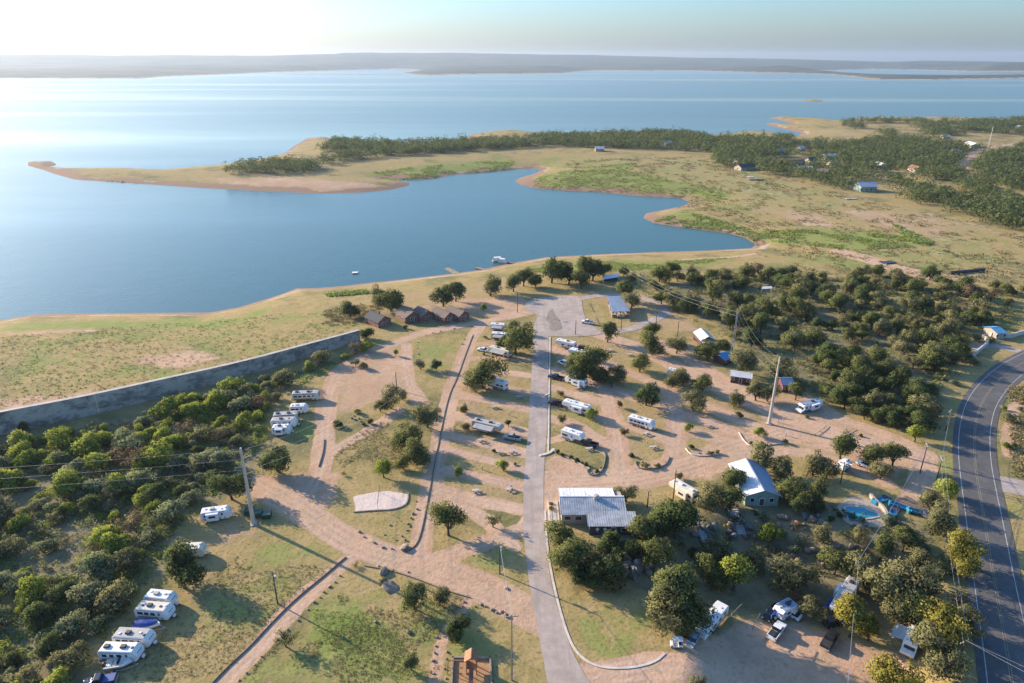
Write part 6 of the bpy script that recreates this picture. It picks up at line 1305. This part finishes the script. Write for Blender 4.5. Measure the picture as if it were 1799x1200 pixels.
def slides():
    c = G(1578, 892); rg = random.Random(3)
    for k, (dx, dy, L, rz, lab) in enumerate(((-3.4, 2.6, 5.0, .5, 'upper left inflatable slide of aqua vinyl'), (1.0, -.4, 7.0, -.5, 'large curved inflatable slide in the middle of the play area'), (3.4, -2.2, 4.4, -.15, 'right inflatable slide next to the timber deck'), (-2.6, -2.6, 3.6, .9, 'lower left inflatable slide with a dark pool end'))):
        r = root('inflatable_slide', (c.x + dx, c.y + dy, HL), rz, lab, 'inflatable slide', 'inflatable water slides'); n = 8; r.scale = (.8, .8, .7)
        for y in (-.95, .95):
            mb = MB(); pts = [(-L / 2 + L * i / n, y, .35 + 1.2 * (1 - i / n) ** 1.6) for i in range(n + 1)]; mb.path(pts, .3, 8); mb.build('side_tube', M_SLIDE, r)
        mb = MB()
        for i in range(n): slab(mb, [(-L / 2 + L * i / n, -.9, .25 + 1.1 * (1 - i / n) ** 1.6), (-L / 2 + L * i / n, .9, .25 + 1.1 * (1 - i / n) ** 1.6), (-L / 2 + L * (i + 1) / n, .9, .25 + 1.1 * (1 - (i + 1) / n) ** 1.6), (-L / 2 + L * (i + 1) / n, -.9, .25 + 1.1 * (1 - (i + 1) / n) ** 1.6)], .12)
        mb.build('slide_bed', M_TARP if k % 2 else M_SLIDE, r); MB().box((-L / 2 - .3, 0, .8), (.8, 2.2, 1.7)).build('tower', M_SLIDE, r, bevel=.3); MB().box((L / 2 + .8, 0, .35), (1.8, 2.8, .7)).build('splash_basin', M_NAVY, r, bevel=.2)
slides()
p = G(1611, 893); r = root('timber_deck', p, -1.1, 'brown timber deck right of the inflatable slides', 'deck')
for i in range(12): MB().box((-4 + i * .72, 0, .35), (.66, 4.4, .1)).build('plank', M_SHINGLE, r)
for x in (-3.6, 0, 3.6): MB().box((x, 2.0, .1), (.2, .2, .5)).box((x, -2.0, .1), (.2, .2, .5)).build('post', M_POLE, r)
# ------------------------------------------------------------------ camp furniture
def table(px, py, rz, label, m=M_CONC):
    p = G(px, py); r = root('picnic_table', p, rz, label, 'picnic table', 'picnic tables on the pitches')
    MB().box((0, 0, .76), (1.9, .8, .07)).build('tabletop', m, r)
    for y in (-.75, .75): MB().box((0, y, .46), (1.9, .3, .06)).build('bench', m, r)
    for x in (-.65, .65): MB().box((x, 0, .36), (.1, 1.5, .1)).box((x, 0, .38), (.12, .5, .74)).build('leg', M_DARK, r)
for px, py, rz, lab in ((868, 717, .2, 'pale picnic table on the strip above the grey-roofed camper'), (879, 797, .1, 'pale picnic table right of the dark small shrub'), (1016, 684, .3, 'pale picnic table below the hitched camper'), (1035, 791, .2, 'pale picnic table below the dark green pickup'), (1135, 764, .5, 'white picnic table below the lone white camper'), (1148, 788, .2, 'grey picnic table above the ball-shaped bush'), (1245, 750, .1, 'pale blue picnic table on the right strip'), (836, 865, .2, 'dark picnic table in the shade of the conical tree'), (896, 862, .6, 'pale picnic table near the paved road strip end'), (899, 796, .4, 'brown picnic table near the paved road'), (1106, 625, .2, 'pale picnic table near the flat-topped oak'), (912, 700, .3, 'blue-grey picnic table near the road in shade'), (845, 776, .3, 'pale picnic table below the grey-roofed camper'), (1072, 617, .1, 'white picnic table on the upper right pitches')):
    table(px, py, rz, lab)
def hydrant(px, py, label):
    p = G(px, py); r = root('hookup_post', p, .2, label, 'hookup post', 'hookup posts on the pitches'); MB().box((0, 0, .5), (.16, .16, 1.2)).build('post', M_PALEWOOD, r); MB().box((0, -.12, .95), (.4, .2, .5)).build('socket_box', M_STEEL, r)
for px, py, lab in ((895, 730, 'hookup post above the small tree by the silver pickup'), (846, 778, 'hookup post below the grey-roofed camper'), (897, 858, 'hookup post at the last grass strip'), (914, 640, 'hookup post under the overhanging oak'), (1042, 694, 'hookup post right of the maroon pickup camper'), (1068, 622, 'white hookup post above the large oak'), (1204, 640, 'white hookup post above the small white camper'), (1137, 779, 'hookup post above the grey picnic table'), (1366, 742, 'white hookup post right of the tallest pole'), (1380, 765, 'white hookup post at the right bed'), (847, 825, 'hookup post near the conical tree'), (972, 757, 'hookup post at the white kerb')): hydrant(px, py, lab)
def dumpster(px, py, rz, label):
    p = G(px, py); r = root('dumpster', p, rz, label, 'dumpster', 'green dumpsters under the steel pole')
    MB().prism([(-1.0, .15), (1.0, .15), (1.15, 1.5), (-1.05, 1.2)], -.95, .95).build('bin', M_GREENBIN, r, bevel=.03); mb = MB(); slab(mb, [(-1.08, -1.0, 1.22), (1.18, -1.0, 1.53), (1.18, 1.0, 1.53), (-1.08, 1.0, 1.22)], .06); mb.build('lid', M_GREENBIN, r)
    for s in (-1, 1): MB().box((0, s * 1.0, .9), (1.2, .14, .18)).build('fork_pocket', M_GREENBIN, r)
dumpster(438, 903, .1, 'green dumpster left of the steel pole foot'); dumpster(453, 907, .1, 'green dumpster directly behind the steel pole foot'); dumpster(469, 909, .05, 'lowest green dumpster right of the steel pole foot')
# sand court net, play tower, tarps
A, B = G(668, 866), G(664, 896); r = root('volleyball_net', (A + B) / 2, math.atan2(B.y - A.y, B.x - A.x), 'thin volleyball net across the pale sand court', 'net'); L = (B - A).length
for x in (-L / 2, L / 2): MB().tube((x, 0, -.2), (x, 0, 2.5), .06).build('post', M_STEEL, r)
mb = MB()
for i in range(6): mb.tube((-L / 2, 0, 1.5 + i * .19), (L / 2, 0, 1.5 + i * .19), .012, .012, 3)
for i in range(30): mb.tube((-L / 2 + L * i / 29, 0, 1.5), (-L / 2 + L * i / 29, 0, 2.45), .01, .01, 3)
mb.build('netting', M_DARK, r)
ed = smooth_line(Gs([(621, 900), (660, 897), (690, 896), (711, 889), (717, 879), (717, 866)]), 1); tag(wall_line('sand_border', ed, .25, .3, M_PALEWOOD), 'pale timber border along the lower side of the sand court', 'border')
def playground():
    q = [G(*x) for x in ((796, 1158), (861, 1158), (865, 1225), (792, 1225))]; c = (q[0] + q[1] + q[2] + q[3]) / 4
    r = root('playground', c, 0, 'timber-framed playground of orange sand with wooden play tower at the bottom edge', 'playground')
    l = [p - c for p in q]; mb = MB(); mb.add([(p.x, p.y, .08) for p in l], [(3, 2, 1, 0)]); mb.build('sand', mat('orange_sand', (0.44, 0.24, 0.11), .95, var=.25, scale=1.0), r)
    for a, b in zip(l, l[1:] + l[:1]):
        m = (a + b) / 2; d = b - a; MB().box((m.x, m.y, .25), (d.xy.length + .3, .3, .6), math.atan2(d.y, d.x)).build('border_timber', M_PALEWOOD, r)
    T = G(829, 1178) - c
    for x in (-.9, .9):
        for y in (-.9, .9): MB().box((T.x + x, T.y + y, 1.7), (.16, .16, 3.4)).build('post', M_ORANGEWOOD, r)
    MB().box((T.x, T.y, 1.5), (2.0, 2.0, .12)).build('platform', M_ORANGEWOOD, r)
    mb = MB(); roof_sheet(mb, T.x - 1.2, T.x + 1.2, 0, 0, 0, 0) if False else None
    slab(mb, [(T.x - 1.25, T.y - 1.2, 3.3), (T.x - 1.25, T.y + 1.2, 3.3), (T.x, T.y + 1.2, 4.3), (T.x, T.y - 1.2, 4.3)], .08); slab(mb, [(T.x + 1.25, T.y - 1.2, 3.3), (T.x + 1.25, T.y + 1.2, 3.3), (T.x, T.y + 1.2, 4.3), (T.x, T.y - 1.2, 4.3)], .08); mb.build('roof', M_ORANGEWOOD, r)
    mb = MB(); slab(mb, [(T.x - .4, T.y - 1.0, 1.5), (T.x + .4, T.y - 1.0, 1.5), (T.x + .4, T.y - 3.6, .2), (T.x - .4, T.y - 3.6, .2)], .08); mb.build('slide', M_BRICK, r)
    MB().box((T.x - 2.6, T.y, 2.5), (3.6, .16, .16)).build('swing_beam', M_ORANGEWOOD, r)
    for y in (-.8, .8): MB().tube((T.x - 4.3, T.y, 2.5), (T.x - 4.5, T.y + y, 0), .08).build('swing_leg', M_ORANGEWOOD, r)
    for x in (-3.3, -1.9):
        o = MB().box((T.x + x, T.y, .6), (.5, .2, .05)).build('swing_seat', M_DARK, r); MB().tube((T.x + x - .2, T.y, .6), (T.x + x - .2, T.y, 2.5), .015, .015, 4).tube((T.x + x + .2, T.y, .6), (T.x + x + .2, T.y, 2.5), .015, .015, 4).build('swing_rope', M_DARK, o)
    for s in (-1, 1): MB().box((T.x + s * .95, T.y, 2.0), (.06, 1.9, .8)).build('rail_panel', M_ORANGEWOOD, r)
playground()
def tarp(q, z0, label, cat='tarp'):
    pts = [G(x, y, z0) for x, y in q]; c = sum(pts, Vector()) / 4; r = root('tarpaulin_shelter', c, 0, label, cat); mb = MB(); n = 8; rn = random.Random(label); V = []
    for i in range(n + 1):
        for j in range(n + 1):
            p = pts[0].lerp(pts[1], i / n).lerp(pts[3].lerp(pts[2], i / n), j / n) - c; V.append((p.x, p.y, z0 - .5 * math.sin(math.pi * i / n) * math.sin(math.pi * j / n) + rn.uniform(-.07, .07)))
    mb.v = V; mb.f = [(i * (n + 1) + j, (i + 1) * (n + 1) + j, (i + 1) * (n + 1) + j + 1, i * (n + 1) + j + 1) for i in range(n) for j in range(n)]; mb.build('sheet', M_TARP, r)
    for p in pts: p = p - c; MB().tube((p.x, p.y, -.2), (p.x, p.y, z0), .05).build('post', M_STEEL, r)
tarp([(1356, 1080), (1381, 1080), (1392, 1058), (1366, 1056)], 2.3, 'sagging blue tarpaulin shelter beside the small white camper'); tarp([(1448, 1068), (1462, 1066), (1472, 1053), (1458, 1052)], 2.2, 'dark blue tarpaulin left of the grey-roofed camper')
# dark pipe, weathered things far out
A, B = G(1668, 482), G(1729, 476); r = root('steel_pipe', A, math.atan2(B.y - A.y, B.x - A.x), 'long dark pipe lying on the sandy field at the far right', 'pipe'); MB().tube((0, 0, .9), ((B - A).length, 0, .9), .8, .8, 10).build('pipe', M_DARK, r)
for x in (3, (B - A).length / 2, (B - A).length - 3): MB().box((x, 0, .2), (1, 2.2, .6)).build('saddle', M_PALEWOOD, r)
p = G(1327, 316); r = root('beached_dock', p, .2, 'grey dock stranded on the dry flats left of the village', 'dock'); MB().box((0, 0, .8), (15, 4, .3)).build('deck', M_PALEWOOD, r); MB().box((-4, 0, .4), (5, 3.5, .6)).box((4, 0, .4), (5, 3.5, .6)).build('float', M_DARK, r); MB().box((-5, 0, 3.2), (6, 4, .2)).build('roof', M_METAL, r)
for x in (-7.6, -2.4):
    for y in (-1.7, 1.7): MB().tube((x, y, .8), (x, y, 3.2), .1).build('post', M_STEEL, r)
for k, (px, py) in enumerate(((1494, 350), (1560, 462))):
    p = G(px, py); r = root('stranded_raft', p, .3 * k, ('pale raft left on the grass below the large blue-roofed house', 'dark raft left on the sandy patch in the right field')[k], 'raft'); MB().box((0, 0, .5), (8, 4, .3)).build('deck', (M_CONC, M_DARK)[k], r); MB().box((-2.5, 0, .2), (2, 3.6, .5)).box((2.5, 0, .2), (2, 3.6, .5)).build('float', M_DARK, r)
# wooden fence rails round the gravel bays and the pavilion lawn
def fence(pts, h, label, m=M_PALEWOOD, gap=2.6):
    Q = Gs(pts); r = root('rail_fence', (*Q[0], HL), 0, label, 'fence', 'low rail fences')
    for a, b in zip(Q[:-1], Q[1:]):
        a, b = Vector(a) - Vector(Q[0]), Vector(b) - Vector(Q[0]); n = max(1, int((b - a).length / gap)); rz = math.atan2(b.y - a.y, b.x - a.x)
        for i in range(n):
            p = a.lerp(b, i / n); MB().box((p.x, p.y, h / 2), (.14, .14, h + .3)).build('post', m, r); c = a.lerp(b, (i + .5) / n); MB().box((c.x, c.y, h - .12), ((b - a).length / n - .16, .07, .14), rz).build('rail', m, r)
fence([(1028, 530), (1032, 538), (1036, 547)], .7, 'short pale rail at the left edge of the pavilion lawn'); fence([(1041, 556), (1046, 566), (1050, 572)], .6, 'pale rail beside the white pickup on the turnaround'); fence([(1432, 765), (1448, 753), (1452, 748)], .5, 'low rail of the left gravel bay'); fence([(1478, 766), (1500, 754)], .5, 'low rail of the right gravel bay'); fence([(1184, 1078), (1190, 1070)], .5, 'short rail at the head of the parking lot'); fence([(1322, 1106), (1335, 1080)], .6, 'low rail between the lot bays left of the white pickup'); fence([(1285, 1082), (1303, 1064)], .6, 'low rail at the top of the lower lot')

# ------------------------------------------------------------------ a label of its own for each of the look-alikes
def relabel():
    ORD = ['first', 'second', 'third', 'fourth', 'fifth', 'sixth', 'seventh', 'eighth', 'ninth', 'tenth', 'eleventh', 'twelfth', 'thirteenth', 'fourteenth', 'fifteenth', 'sixteenth', 'seventeenth', 'eighteenth', 'nineteenth', 'twentieth']
    sets = {}
    for o in COL.objects:
        if o.parent is None and o.get('label'): sets.setdefault(o['label'], []).append(o)
    for lab, os_ in sets.items():
        if len(os_) < 2: continue
        pp = [(o, *project(*o.location)[:2]) for o in os_]
        if len(os_) <= 14:
            xs = [q[1] for q in pp]; ys = [q[2] for q in pp]; vert = max(ys) - min(ys) > 1.3 * (max(xs) - min(xs))
            pp.sort(key=lambda q: q[2] if vert else q[1])
            for i, q in enumerate(pp): q[0]['label'] = f"{lab}, {ORD[i]} from the {'top' if vert else 'left'}"
        else:
            pp.sort(key=lambda q: q[2]); per = max(7, min(16, int(len(pp) ** .5 + 1)))
            for k in range(0, len(pp), per):
                row = sorted(pp[k:k + per], key=lambda q: q[1])
                for i, q in enumerate(row): q[0]['label'] = f"{lab}, {ORD[i]} from left in {ORD[k // per]} row"
relabel()
